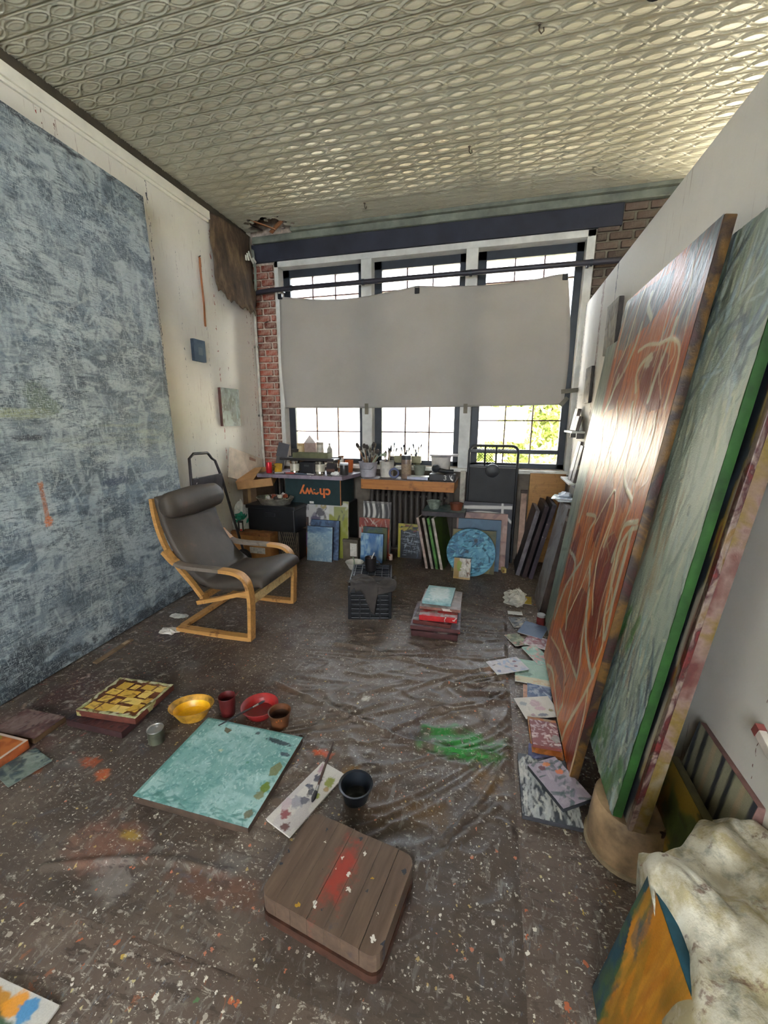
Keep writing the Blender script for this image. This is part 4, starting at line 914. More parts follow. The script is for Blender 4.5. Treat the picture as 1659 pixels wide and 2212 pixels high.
mb = MB(); mb.bx(-.335, .335, -.24, .2, 0, .29, .003); mb.done('carton', mat((26, 46, 48), .75, var=.15), bx)
mb = MB(); mb.bx(.327, .338, -.2415, -.24, .0, .29); mb.done('box_edge', mat((150, 100, 60), .8), bx)
fc_ = bpy.data.curves.new('lettering', 'FONT'); fc_.body = 'chewy'; fc_.size = .145; fc_.extrude = .0006; fc_.align_x = 'CENTER'; fc_.align_y = 'CENTER'; fc_.offset = .004
tmp = bpy.data.objects.new('lettering', fc_); COL.objects.link(tmp)
dg = bpy.context.evaluated_depsgraph_get(); tme = bpy.data.meshes.new_from_object(tmp.evaluated_get(dg)); bpy.data.objects.remove(tmp)
tx = link('lettering', tme, mat((206, 108, 56), .6, var=.05), bx, (.03, -.2415, .14), (pi/2, pi, 0)); tag(tx, 'orange lettering printed upside down')
mb = MB(); mb.bx(-.04, .01, -.243, -.24, .01, .035); mb.done('sticker', mat((206, 204, 198), .6), bx)

# ---- boxes on the left
bxs = empty('cardboard_box', (-2.545, 4.02, 0)); tag(bxs, 'brown cardboard box on the floor behind the armchair', 'box')
mb = MB(); mb.bx(-.24, .24, -.17, .20, .001, .335, .004); mb.done('carton', mat((150, 104, 58), .8, var=.2, scale=6, spots=((90, 50, 34), (70, 40, 30))), bxs)
mb = MB(); mb.bx(-.02, .17, -.172, -.17, .10, .17); mb.done('label', mat((196, 192, 184), .6, var=.2, scale=50), bxs)
mb = MB(); mb.bx(-.245, .245, -.176, .0, .30, .338, .003); mb.done('flap', mat((128, 84, 48), .8, var=.25, spots=((70, 40, 28),)), bxs)
tt = empty('storage_tote', (-2.33, 4.12, .345)); tag(tt, 'black lidded storage tote stacked on the cardboard box', 'tote')
mb = MB(); mb.bx(-.285, .285, -.19, .22, 0, .25, .012); mb.done('body', mat((20, 20, 22), .4, var=.1), tt)
mb = MB(); mb.bx(-.30, .30, -.205, .235, .25, .29, .008); mb.done('lid', mat((24, 24, 26), .35, var=.1), tt)
mb = MB(); mb.bx(-.06, .06, -.212, -.19, .17, .215, .004); mb.done('latch', mat((30, 30, 32), .3), tt)
wc = empty('wire_crate', (-2.165, 4.17, 0.001)); tag(wc, 'dark latticed crate under the tote by the narrow canvas', 'crate')
mb = MB()
for k in range(9):
    x = -.10+k*.025
    mb.tube([(x-.02, -.17, .02), (min(.12, x+.06), -.17, .33)], .003, 4); mb.tube([(x+.02, -.17, .02), (max(-.12, x-.06), -.17, .33)], .003, 4)
g_ = mb.done('lattice', mat((110, 98, 78), .5), wc); g_['kind'] = 'stuff'
mb = MB(); mb.bx(-.118, .118, -.165, .15, 0, .325); mb.done('body', mat((34, 30, 28), .7), wc)
for x in (-.12, .12):
    for y in (-.17, .155):
        mb = MB(); mb.bx(x-.006, x+.006, y-.006, y+.006, 0, .335); mb.done('post', mat((70, 62, 52), .5), wc)
# crinkled foil tray of scraps
def crumple(name, label, cat, loc, sx, sy, sz, m, seed, seg=26, rows=14, parent=None, flatb=True, rough=.22):
    rs = np.random.RandomState(seed); vs, fs = [], []
    for j in range(rows+1):
        t = j/rows*pi
        for i in range(seg):
            a = 2*pi*i/seg
            n_ = 1+rough*(fnoise(np.array([math.cos(a)*2.2+5]), np.array([math.sin(a)*2.2+math.cos(t)*3+9]), seed, 3)[0]-.5)*4
            x, y, z = math.sin(t)*math.cos(a)*n_*sx, math.sin(t)*math.sin(a)*n_*sy, -math.cos(t)*n_*sz
            if flatb: z = max(z, -.35*sz)+.35*sz
            vs.append((x, y, z))
    for j in range(rows):
        for i in range(seg): fs.append((j*seg+i, j*seg+(i+1) % seg, (j+1)*seg+(i+1) % seg, (j+1)*seg+i))
    o = link(name, me_from(name, vs, fs, False), m, parent, loc)
    if parent is None: tag(o, label, cat)
    return o
ft = vessel('foil_tray', 'crumpled foil tray heaped with scraps on the tote', 'tray', (-2.33, 4.05, .636), .17, .215, .075, mat((150, 146, 134), .3, .7, var=.3, scale=20), None, None, .005, 1.0, .75, wob=.05)
for k in range(12):
    a = k*2.4; r_ = .03+.011*k
    c_ = [(60, 50, 44), (150, 146, 140), (120, 60, 44), (90, 110, 70), (40, 36, 36), (176, 170, 160)][k % 6]
    crumple('scrap', None, None, (r_*math.cos(a), r_*.7*math.sin(a), .045+.012*(k % 3)), .032, .026, .03, mat(c_, .4, var=.3), 80+k, 9, 6, ft)
bg_ = crumple('shopping_bag', 'green and white plastic bag slumped beside the tote', 'bag', (-2.735, 3.98, .34), .105, .10, .20, mat((196, 196, 188), .4, var=.1), 91)
crumple('green_print', None, None, (.012, -.02, .13), .088, .092, .075, mat((22, 120, 96), .4, var=.1), 91, parent=bg_, flatb=False)
mb = MB(); mb.bx(-.03, .03, -.012, .012, 0, .12, .004); o = mb.done('small_box', mat((38, 34, 36), .5), None, (-2.668, 3.86, .339)); tag(o, 'small black and white packet in front of the plastic bag', 'packet')
m2 = MB(); m2.bx(-.002, .028, -.0145, -.012, .01, .10); m2.done('print', mat((206, 200, 196), .5), o); m2 = MB(); m2.bx(.0, .026, -.016, -.0145, .01, .03); m2.done('red_strip', mat((200, 50, 44), .5), o)
# stack of parcels in the corner, the open tray box and the white sheet of foam
mb = MB(); mb.bx(-2.83, -2.645, 4.18, 4.62, .001, .78, .004); o = mb.done('tall_carton', mat((104, 84, 64), .85), None); tag(o, 'tall brown carton in the corner under the open tray box', 'carton')
m2 = MB(); m2.bx(-2.76, -2.72, 4.178, 4.18, .0, .78); m2.done('tape', mat((150, 120, 80), .4), o)
tb = empty('open_tray_box', (-2.635, 4.26, .86), rot=(.22, -.12, .28)); tag(tb, 'shallow open cardboard tray tipped beside the desk', 'box')
mk = mat((176, 134, 90), .8, var=.12)
for a in ((-.2, .2, -.24, .2, -.005, .0), (-.2, .2, -.24, -.235, 0, .09), (-.2, .2, .195, .2, 0, .09), (-.2, -.195, -.24, .2, 0, .09), (.195, .2, -.24, .2, 0, .09)):
    mb = MB(); mb.bx(*a); mb.done('panel', mk if a[4] == 0 else mat((120, 84, 50), .85), tb)
mb = MB(); mb.bx(-.2, .0, -.245, .2, .088, .094); mb.done('folded_flap', mk, tb)
mb = MB(); mb.box((0, 0, 0), (.02, .62, .34), None, .003); o = mb.done('foam_board', mat((206, 190, 172), .8, var=.12, spots=((150, 110, 90),)), None, (-2.80, 4.25, 1.0), (-.30, -.10, -.02)); tag(o, 'off-white board propped on the wall above the tray box', 'board')
m2 = MB(); m2.box((.011, .1, .12), (.003, .12, .03)); m2.done('stain', mat((170, 130, 110), .8), o)

# ---- radiator and plank shelf
ra = empty('radiator', (-.91, 4.56, 0)); tag(ra, 'old dark column radiator under the plank shelf', 'radiator')
Mr = mat((58, 52, 46), .55, var=.25, scale=14)
mb = MB()
for y in (-.05, .05): mb.tube([(0, y, .06), (0, y*1.0, .12), (0, y, .66), (0, y*.8, .71), (0, 0, .735)], [.022, .026, .026, .026, .022], 10)
sec = bm_me(mb.bm, 'column', True); sec.materials.append(Mr)
for k in range(13): link('column', sec, None, ra, (-.43+k*.067, 0, .03))
for z in (.10, .70):
    mb = MB(); mb.tube([(-.45, 0, z), (.42, 0, z)], .02, 10); mb.done('header', Mr, ra)
for x in (-.43, .374):
    mb = MB(); mb.lathe([(0, 0), (.035, 0), (.03, .02), (.02, .06)], (x, 0, .001), 12); mb.done('foot', Mr, ra)
sh = empty('plank_shelf', (-.88, 4.47, .815)); tag(sh, 'thick wooden plank shelf over the radiator', 'shelf')
def grainwood(name, c, d):
    b = NB(name); o = b.ramp(b.noise(5, 6, .65, stretch=(.6, 9, 9)), [(.25, d), (.7, c)]); o = b.mix(b.ramp(b.noise(12, 4, .7), [(.55, 0.0), (.70, .7)]), o, np.asarray(d)*.6); b.set(o, .6); return b.m
mb = MB(); mb.bx(-.51, .505, -.22, .235, .0, .108, .004); mb.done('plank', grainwood('plank_orange', (178, 116, 52), (140, 84, 36)), sh)
mb = MB(); mb.bx(-.51, .515, -.222, .235, .108, .113); mb.done('worn_top', mat((96, 80, 76), .55, var=.35, spots=((180, 176, 172), (60, 50, 50))), sh)
for x in (-.45, .44):
    mb = MB(); mb.bx(x-.02, x+.02, .16, .2, -.814, 0); mb.done('support', mat((60, 52, 44), .7), sh)

# ---- brushes, pots and jars
M_brs = [mat(c, .6, var=.25) for c in ((120, 84, 52), (52, 50, 52), (140, 124, 100), (60, 66, 72), (96, 60, 40), (160, 150, 130))]
def brush_into(root, p0, p1, r=.006, k=0, head=.05, flatw=.02):
    """brush as part of a pot: one lath from p0 (handle foot) to p1 (bristle tip)"""
    p0, p1 = Vector(p0), Vector(p1); d = (p1-p0).normalized(); L_ = (p1-p0).length
    q = p1-d*head
    mb = MB(); mb.tube([p0, p0+(q-p0)*.5, q], [r*.8, r*1.2, r], 7); h = mb.done('brush', M_brs[k % 6], root, smooth=True)
    mb = MB(); mb.tube([q-d*.012, q+d*.012], [r*1.5, flatw*.55], 8); mb.done('ferrule', mat((150, 146, 138), .35, .6), h)
    mb = MB(); mb.tube([q+d*.01, q+d*head*.6, p1], [flatw*.55, flatw*.65, flatw*.35], 8); mb.done('bristles', mat([(60, 52, 48), (90, 84, 76), (40, 44, 48)][k % 3], .8), h)
rs = random.Random(5)
ZD, ZT = .956, .9295
pail = vessel('pail', 'grey stained pail crammed with brushes on the plank shelf', 'pail', (-1.36, 4.43, ZT), .085, .105, .165, mat((150, 146, 152), .5, var=.25, spots=((90, 90, 120), (80, 70, 70))), None, None, .005, lip=.004)
for k in range(16):
    a = rs.uniform(0, 2*pi); r_ = rs.uniform(.02, .07); t = rs.uniform(.03, .12)
    brush_into(pail, (r_*math.cos(a+2)*.5, r_*math.sin(a+2)*.5, .03), (math.cos(a)*(r_+t), math.sin(a)*(r_+t)*.6, rs.uniform(.27, .38)), .006, k, .06, .022+.012*(k % 3 == 0))
mb = MB(); mb.tube([(.0, 0, .08), (.12, 0, .24), (.21, -.02, .25)], [.012, .014, .02], 8); mb.done('green_scraper', mat((150, 164, 140), .5), pail)
mb = MB(); mb.tube([(-.105, 0, .15), (-.06, -.1, .09), (.06, -.1, .09), (.105, 0, .15)], .003, 6); mb.done('bail', mat((90, 90, 96), .4), pail)
pail2 = vessel('pail', 'white drip stained pail beside the crammed pail', 'pail', (-1.150, 4.46, ZT), .07, .082, .175, mat((186, 180, 170), .5, var=.2, spots=((120, 80, 60), (150, 140, 130))), None, None, .004, lip=.004)
for k in range(4): brush_into(pail2, (0, 0, .03), (-.04+.03*k, .02*(-1)**k, .27+.02*k), .006, k+2, .05)
mb = MB(); mb.lathe([(.036, -.02), (.056, -.02), (.058, -.015), (.058, .015), (.056, .02), (.036, .02), (.034, .016), (.034, -.016), (.036, -.02)], seg=28)
o = mb.done('tape_roll', mat((40, 50, 92), .5), None, (-1.035, 4.33, ZT+.06), (pi/2-.15, 0, .15), smooth=True); tag(o, 'blue tape roll standing on edge on the plank shelf', 'tape')
m2 = MB(); m2.lathe([(.0345, -.019), (.037, -.02), (.037, .02), (.0345, .019)], seg=28); m2.done('core', mat((190, 170, 140), .8), o)
def jar(name, label, x, y, z, r, h, c, lidc, cat='jar', lidh=.02, rough=.3, neck=None, band=None, parent=None):
    n_ = neck or r*.92
    mb = MB(); mb.lathe([(0, 0), (r*.95, 0), (r, .006), (r, h*.78), (n_, h*.9), (n_, h-lidh)], seg=22); o = mb.done(name, mat(c, rough, var=.25, scale=16, spots=((200, 196, 190), (60, 54, 54))), None, (x, y, z), smooth=True)
    tag(o, label, cat)
    m2 = MB(); m2.lathe([(n_*1.06, h-lidh), (n_*1.08, h-.003), (n_*1.02, h), (0, h)], seg=22); m2.done('lid', mat(lidc, .4, var=.15), o, smooth=True)
    if band:
        m2 = MB(); m2.lathe([(r*1.005, h*.2), (r*1.01, h*.21), (r*1.01, h*.62), (r*1.005, h*.63)], seg=22); m2.done('label', mat(band, .6, var=.2, scale=40), o)
    return o
jar('jar', 'tall smeared jar with a dark lid right of the tape roll', -.915, 4.40, ZT, .055, .25, (120, 100, 88), (60, 58, 60), lidh=.045, band=(140, 120, 100))
vessel('cup', 'green grey glass cup on the plank shelf', 'cup', (-.775, 4.44, ZT+.03), .05, .068, .11, mat((112, 116, 104), .3, var=.2), None, (.6, mat((80, 84, 76), .3)))
mb = MB(); mb.bx(-.10, .13, -.06, .08, 0, .03, .003); o = mb.done('paper_pad', mat((170, 172, 190), .5, var=.15), None, (-.785, 4.36, ZT), (0, 0, -.05)); tag(o, 'low pad of lilac papers under the glass cup', 'papers')
for k in range(3):
    m2 = MB(); m2.box((.015*k, -.008*k, .0315+.0012*k), (.2, .12, .001), .1*k); m2.done('sheet', mat((196+6*k, 198+5*k, 206), .5), o)
tubx = vessel('white_tub', 'white paint tub with a board on its lid', 'tub', (-.555, 4.53, ZT), .095, .105, .235, mat((200, 194, 186), .5, var=.12, spots=((150, 140, 130),)), None, None, .004)
m2 = MB(); m2.lathe([(.108, .215), (.11, .236), (0, .238)], seg=28); m2.done('lid', mat((190, 184, 178), .5), tubx, smooth=True)
m2 = MB(); m2.box((.03, 0, .252), (.30, .2, .016), .06); m2.done('board', mat((150, 144, 140), .6), tubx)
cs = empty('tool_case', (-.505, 4.375, ZT)); tag(cs, 'low black case with white digits at the right of the plank shelf', 'case')
mb = MB(); mb.bx(-.14, .13, -.10, .03, 0, .07, .006); mb.done('body', mat((34, 32, 34), .5), cs)
fc_ = bpy.data.curves.new('digits', 'FONT'); fc_.body = '3'; fc_.size = .075; fc_.extrude = .0006; tmp = bpy.data.objects.new('digits', fc_); COL.objects.link(tmp)
dg = bpy.context.evaluated_depsgraph_get(); tme = bpy.data.meshes.new_from_object(tmp.evaluated_get(dg)); bpy.data.objects.remove(tmp)
link('digits', tme, mat((206, 204, 200), .5, var=.05), cs, (.01, -.1015, .01), (pi/2, 0, 0))
mb = MB(); mb.strap([(.075, -.102, .06), (.085, -.102, .03), (.11, -.102, .012)], (0, 0, 1), .02, .002); mb.strap([(.10, -.102, .062), (.09, -.102, .04)], (0, 0, 1), .02, .002); w_ = mb.done('white_mark', mat((206, 204, 200), .5, var=.05), cs); w_['kind'] = 'stuff'
tl = empty('heat_gun', (-.53, 4.35, ZT+.072)); tag(tl, 'dark hand tool lying on the black case', 'tool')
mb = MB(); mb.lathe([(0, 0), (.034, .004), (.042, .03), (.04, .055), (.02, .08), (0, .085)], seg=18); mb.done('head', mat((40, 42, 46), .4), tl, (-.06, -.02, .042), (pi/2-.4, 0, .3), smooth=True)
mb = MB(); mb.tube([(-.03, 0, .035), (.06, .01, .022), (.13, .02, .02)], [.024, .02, .022], 12); mb.done('handle', mat((30, 30, 32), .5), tl, smooth=True)
# pots of brushes on the sill
for k, (x, h_, lb, c) in enumerate([(-1.15, .11, 'grey pot of brushes on the sill behind the white pail', (90, 86, 78)), (-1.0, .09, 'low dark pot of brushes on the sill left of the trough', (70, 66, 64)), (-.86, .10, 'olive pot of thin brushes on the sill behind the tall jar', (104, 100, 74))]):
    p_ = vessel('brush_pot', lb, 'pot', (x, 4.72, 1.026), .04, .046, h_, mat(c, .5, var=.3))
    for j in range(4): brush_into(p_, (0, 0, .02), (-.05+.035*j, .01*(-1)**j, h_+.10+.03*((j+k) % 3)), .004, j+k, .04, .014)
mb = MB()
mb.bx(-.15, .15, -.03, .03, 0, .008); mb.bx(-.15, .15, -.034, -.03, 0, .075); mb.bx(-.15, .15, .03, .034, 0, .075); mb.bx(-.154, -.15, -.034, .034, 0, .075); mb.bx(.15, .154, -.034, .034, 0, .075)
o = mb.done('trough', mat((128, 124, 96), .6), None, (-.95, 4.645, 1.075)); tag(o, 'shallow olive trough propped at the middle window sill', 'trough')
for k in range(4):
    m2 = MB(); m2.tube([(-.1+.06*k, 0, .012), (-.08+.06*k, .0, .10+.02*(k % 2))], [.018, .012], 8); m2.done('tube', M_brs[k], o)

# ---- on the desk
def can_(name, label, x, y, z, r, h, m, top, cat='can'):
    mb = MB(); mb.lathe([(0, 0), (r*.9, 0), (r, .006), (r, h-.012), (r*.9, h-.002), (r*.86, h)], seg=24); o = mb.done(name, m, None, (x, y, z), smooth=True); tag(o, label, cat)
    m2 = MB(); m2.lathe([(r*.87, h), (r*.82, h-.004), (0, h-.004)], seg=24); m2.done('lid', top, o, smooth=True); m3 = MB(); m3.tube([(-.008, 0, h-.002), (.006, .005, h), (.012, 0, h-.001), (.006, -.005, h)], .0015, 5, True); m3.done('tab', top, o); return o
M_alu = mat((190, 188, 184), .28, .9, var=.08)
can_('drink_can', 'red drink can at the left end of the desk', -2.48, 4.21, ZD, .034, .125, mat((190, 26, 44), .3, .3, var=.08), M_alu)
vessel('cup', 'yellow smeared cup behind the red can', 'cup', (-2.42, 4.31, ZD), .042, .05, .095, mat((170, 130, 30), .5, var=.35, spots=((60, 50, 40),)), None, (.8, mat((60, 52, 40), .4)))
for x, lb in ((-2.185, 'silver tin holding the left end of the dark board'), (-1.875, 'silver tin holding the right end of the dark board')):
    mb = MB(); mb.lathe([(0, 0), (.054, 0), (.055, .003), (.053, .01), (.053, .135), (.055, .142), (.05, .146), (0, .146)], seg=26); o = mb.done('silver_tin', mat((176, 172, 160), .25, .85, var=.12), None, (x, 4.27, ZD), smooth=True); tag(o, lb, 'tin')
    m2 = MB(); m2.lathe([(.0535, .03), (.054, .031), (.054, .11), (.0535, .112)], seg=26); m2.done('label', mat((196, 190, 172), .4, .2, var=.2), o)
mb = MB(); mb.box((0, 0, 0), (.66, .24, .018), None, .004); o = mb.done('tray_board', mat((38, 36, 36), .5), None, (-2.03, 4.36, ZD+.156)); tag(o, 'dark board bridging the two silver tins', 'board')
for y in (-.115, .115):
    m2 = MB(); m2.box((0, y, .014), (.66, .01, .012)); m2.done('lip', mat((44, 42, 42), .5), o)
mb = MB(); mb.bx(-.085, .085, -.06, .06, 0, .13, .006); o = mb.done('black_case', mat((24, 24, 26), .5), None, (-2.03, 4.31, ZD)); tag(o, 'black box between the two silver tins', 'box')
m2 = MB(); m2.bx(-.03, .03, -.063, -.06, .08, .10); m2.done('catch', mat((60, 60, 62), .3), o)
mb = MB(); mb.bx(-.05, .05, -.04, .04, 0, .12, .006); o = mb.done('dark_block', mat((40, 34, 34), .6), None, (-1.755, 4.32, ZD)); tag(o, 'dark block right of the silver tins', 'block')
m2 = MB(); m2.bx(-.05, .05, -.042, -.04, .03, .06); m2.done('band', mat((90, 60, 50), .6), o)
ZB = ZD+.156+.009
mb = MB()
mb.bx(-.21, .21, -.06, .06, 0, .006); mb.bx(-.21, .21, -.064, -.06, 0, .065); mb.bx(-.21, .21, .06, .064, 0, .065); mb.bx(-.214, -.21, -.064, .064, 0, .065); mb.bx(.21, .214, -.064, .064, 0, .065)
o = mb.done('olive_tray', mat((92, 92, 66), .6), None, (-2.0, 4.345, ZB+.0005)); tag(o, 'long olive tray lying on the dark board', 'tray')
for k in range(5):
    m2 = MB(); m2.tube([(-.15+.07*k, -.01, .02), (-.13+.07*k, .01, .055)], [.016, .013], 8); m2.done('paint_tube', mat([(150, 150, 150), (120, 60, 40), (90, 110, 80), (176, 170, 160), (70, 60, 80)][k], .5), o)
vessel('cup', 'dark cup with a white rim at the left of the dark board', 'cup', (-2.25, 4.425, ZB), .032, .038, .095, mat((50, 46, 44), .5), None, (.85, mat((190, 190, 186), .4)), lip=.002)
mb = MB(); mb.bx(-.04, .04, -.03, .03, 0, .145, .003); o = mb.done('tan_box', mat((176, 150, 110), .7), None, (-2.215, 4.555, ZD)); o.location.z = ZB-.02+.0; o.location = (-2.21, 4.50, ZB-.156-.009+.0); o.scale = (1, 1, 2.25); tag(o, 'tan carton standing behind the dark board', 'carton')
m2 = MB(); m2.bx(-.03, .02, -.032, -.03, .08, .13); m2.done('print', mat((210, 190, 150), .7), o)
ho = empty('milk_carton', (-2.10, 4.56, ZD)); tag(ho, 'gable topped carton against the left window', 'carton')
mb = MB(); mb.bx(-.075, .075, -.06, .06, 0, .33, .003); mb.done('body', mat((150, 128, 120), .6), ho)
mb = MB(); vs_ = [(-.075, -.06, .33), (.075, -.06, .33), (.075, .06, .33), (-.075, .06, .33), (-.0, -.06, .42), (-.0, .06, .42)]; link('gable', me_from('gable', vs_, [(0, 1, 4), (1, 2, 5, 4), (2, 3, 5), (3, 0, 4, 5)]), mat((190, 180, 176), .6), ho); mb.bm.free()
jar('jar', 'pale jar beside the gable topped carton', -1.975, 4.52, ZD, .042, .34, (176, 168, 156), (150, 140, 124), lidh=.03)
jar('bottle', 'small necked bottle against the left window', -1.87, 4.55, ZD, .034, .33, (150, 146, 140), (120, 110, 104), 'bottle', .02, neck=.012)
jar('jar', 'squat dark jar with a white lid at the right of the desk', -1.60, 4.30, ZD, .048, .13, (48, 46, 44), (206, 210, 214), lidh=.022)
jar('jar', 'little amber jar between the bottle and the pail', -1.72, 4.52, ZD, .035, .19, (150, 90, 44), (110, 70, 40))
vessel('tub', 'small orange tub at the back of the desk', 'tub', (-1.62, 4.52, ZD), .04, .05, .14, mat((190, 96, 44), .5, var=.2), None, (.8, mat((140, 60, 30), .4)))
crumple('tissue', 'crumpled white tissue on the desk front', 'tissue', (-1.665, 4.20, ZD), .045, .03, .03, mat((226, 226, 224), .7, var=.04), 95, 16, 10)
mb = MB(); mb.box((0, 0, 0), (.13, .008, .17), None); o = mb.done('sketch_card', mat((60, 58, 62), .6), None, (-2.43, 4.46, ZD+.24), (-.1, .25, .3)); tag(o, 'dark card sticking up at the left of the desk', 'card')
m2 = MB(); m2.box((0, 0, -.165), (.10, .05, .17)); m2.done('stand', mat((70, 66, 64), .6), o)
for k in range(6):
    mb = MB(); mb.tube([(0, 0, 0), (.05, .012, .001), (.10+.02*(k % 3), .018, 0)], [.008, .009, .004], 7)
    o = mb.done('paint_tube', mat([(190, 188, 180), (150, 60, 50), (80, 90, 110), (206, 204, 200), (120, 116, 104), (70, 64, 60)][k], .4), None, (-2.38+.13*k, 4.155+.012*(k % 2), ZD+.0095), (0, 0, .4-.3*k), smooth=True)
    tag(o, ['silver paint tube by the yellow cup', 'red paint tube left of the silver tin', 'slate paint tube before the black box', 'white paint tube before the right silver tin', 'khaki paint tube near the tissue', 'dark paint tube at the desk corner'][k], 'paint tube')
    m2 = MB(); m2.lathe([(0, 0), (.0075, 0), (.0075, .014), (0, .014)], seg=8); m2.done('cap', mat((40, 40, 42), .4), o, (-.002, 0, 0), (0, -pi/2, 0))

# ---- black mesh cart standing folded under the right window
ct = empty('mesh_cart', (-.005, 4.52, 0)); tag(ct, 'black folded metal cart with a wire mesh back', 'cart')
Mk = mat((26, 27, 30), .45, var=.15)
pts = [(-.255, 0, .02), (-.25, 0, 1.20)] + [(-.19-.06*math.cos(t), 0, 1.22+.07*math.sin(t)) for t in np.linspace(.2, pi/2, 5)] + [(.19+.06*math.sin(t), 0, 1.22+.07*math.cos(t)) for t in np.linspace(0, pi/2-.2, 5)] + [(.25, 0, 1.20), (.255, 0, .02)]
mb = MB(); mb.tube(pts, .014, 10); mb.done('frame', Mk, ct, smooth=True)
for x in (-.085, .03):
    mb = MB(); mb.tube([(x, 0, 1.07), (x, 0, 1.285)], .01, 8); mb.done('upright', Mk, ct)
for z in (1.235, 1.075):
    mb = MB(); mb.bx(-.25, .25, -.008, .008, z-.012, z+.012); mb.done('crossbar', Mk, ct)
mb = MB()
for k in range(-16, 17):
    for s in (-1, 1):
        pts = [(k*.028+s*(z-1.17)*1.0, .004*s, z) for z in (1.08, 1.28)]
        if max(abs(p[0]) for p in pts) < .25: mb.tube(pts, .0022, 4)
o = mb.done('wire_mesh', Mk, ct); o['kind'] = 'stuff'
mb = MB(); mb.bx(-.24, .24, -.01, .01, .40, 1.06, .004); mb.done('tray', mat((34, 33, 34), .6, var=.2), ct)
for x in (-.06, .06):
    mb = MB(); mb.bx(x-.004, x+.004, -.014, -.01, .72, .98); mb.done('rib', Mk, ct)
mb = MB(); mb.lathe([(0, 0), (.075, 0), (.07, .03), (.03, .04), (0, .04)], seg=20); mb.done('hub', Mk, ct, (.0, -.012, 1.03), (pi/2, 0, 0), smooth=True)
for x in (-.2, .2):
    mb = MB(); mb.lathe([(0, -.015), (.055, -.015), (.06, -.008), (.06, .008), (.055, .015), (0, .015)], seg=18); mb.done('wheel', mat((30, 30, 30), .6), ct, (x, .04, .061), (0, pi/2, 0))
# plywood and posts under the right window
mb = MB(); mb.box((0, 0, 0), (.36, .016, 1.0), None, .002); o = mb.done('plywood_sheet', grainwood('ply', (176, 130, 72), (150, 106, 58)), None, (.57, 4.672, .50), (.03, 0, 0)); tag(o, 'upright tan plywood sheet below the right window', 'plywood')
m2 = MB(); m2.box((.15, -.009, .15), (.05, .002, .16)); m2.done('paint_smear', mat((150, 90, 60), .7), o)
mb = MB(); mb.bx(-.03, .03, -.02, .02, 0.001, .80, .003); o = mb.done('painted_post', mat((150, 124, 110), .7, var=.3, spots=((200, 190, 180), (80, 60, 56))), None, (.335, 4.5, 0), (-.05, .0, 0)); tag(o, 'pinkish paint flecked post beside the plywood', 'post')
m2 = MB(); m2.bx(-.034, .034, -.024, .024, .80, .83, .003); m2.done('cap', mat((70, 58, 52), .7), o)
mb = MB(); mb.bx(-.03, .03, -.02, .02, 0.001, 1.0, .003); o = mb.done('white_post', mat((170, 164, 150), .7, var=.25), None, (-.318, 4.66, 0)); tag(o, 'chalky white post left of the mesh cart', 'post')
m2 = MB(); m2.bx(-.033, .033, -.023, .023, 0.001, .06, .003); m2.done('shoe', mat((110, 100, 92), .7), o)
mb = MB(); mb.bx(-.02, .02, -.03, .03, 0, .05, .004); o = mb.done('wood_offcut', mat((176, 156, 96), .7), None, (.17, 4.24, .004), (0, 0, .3)); tag(o, 'yellowish wood offcut by the foot of the dark canvases', 'offcut')
m2 = MB(); m2.bx(-.021, .0, -.031, -.03, .01, .04); m2.done('mark', mat((120, 90, 50), .7), o)

# ---- dark canvases and grey panel against the partition
for k, (x, y, w_, h_, c, sc, lb) in enumerate([(.285, 4.38, .40, .70, (64, 60, 62), (96, 90, 92), 'grey edged canvas, leftmost of the dark leaning group'), (.345, 4.36, .46, .76, (36, 32, 34), (52, 40, 40), 'dark brown canvas in the middle of the leaning group'), (.405, 4.34, .46, .78, (30, 28, 32), (58, 50, 56), 'black canvas nearest the grey panel in the leaning group')]):
    P = abst(w_, h_, c, [tuple(np.array(c)*.8), tuple(np.array(c)*1.3), (70, 50, 46)], 70+k, 50, 40); canvas(lb, P, .042, lean(x, y, w_, 180, 12, .042), sc, ((150, 140, 136), (40, 34, 34)), group='dark canvases against the partition')
P = abst(.40, .90, (136, 134, 134), [(146, 144, 144), (122, 120, 122), (104, 90, 84)], 74, 60, 60); canvas('tall thick grey panel leaning beside the orange painting', P, .06, lean(.43, 3.50, .40, 180, 9, .06), (58, 46, 40), ((110, 100, 92), (40, 30, 28)), cat='panel')  # side colour set dark to carry the shade on the near edge
P = abst(.60, 1.0, (60, 62, 52), [(70, 74, 60), (40, 40, 40), (90, 70, 50)], 75, 60, 60); canvas('dark narrow canvas wedged behind the grey panel', P, .035, lean(.53, 3.60, .60, 180, 8, .035), (44, 40, 36), DK)
P = Paint(.66, 2.0, 200, (132, 146, 130), 76); P.cloud((96, 112, 104), 3, 2, .45, .65, .8, 1); P.cloud((146, 154, 134), 5, 2, .5, .68, .8, 2); P.strokes(260, .14, .02, pi/2, .3, [(130, 144, 130), (90, 108, 110), (156, 160, 140), (74, 86, 84)], .7, hgt=.002)
canvas('tall sage green canvas showing past the far side of the orange one', P, .03, lean(.462, 2.84, .66, 180, 6.3, .03, .03), (80, 86, 76), DK, rough=.35)
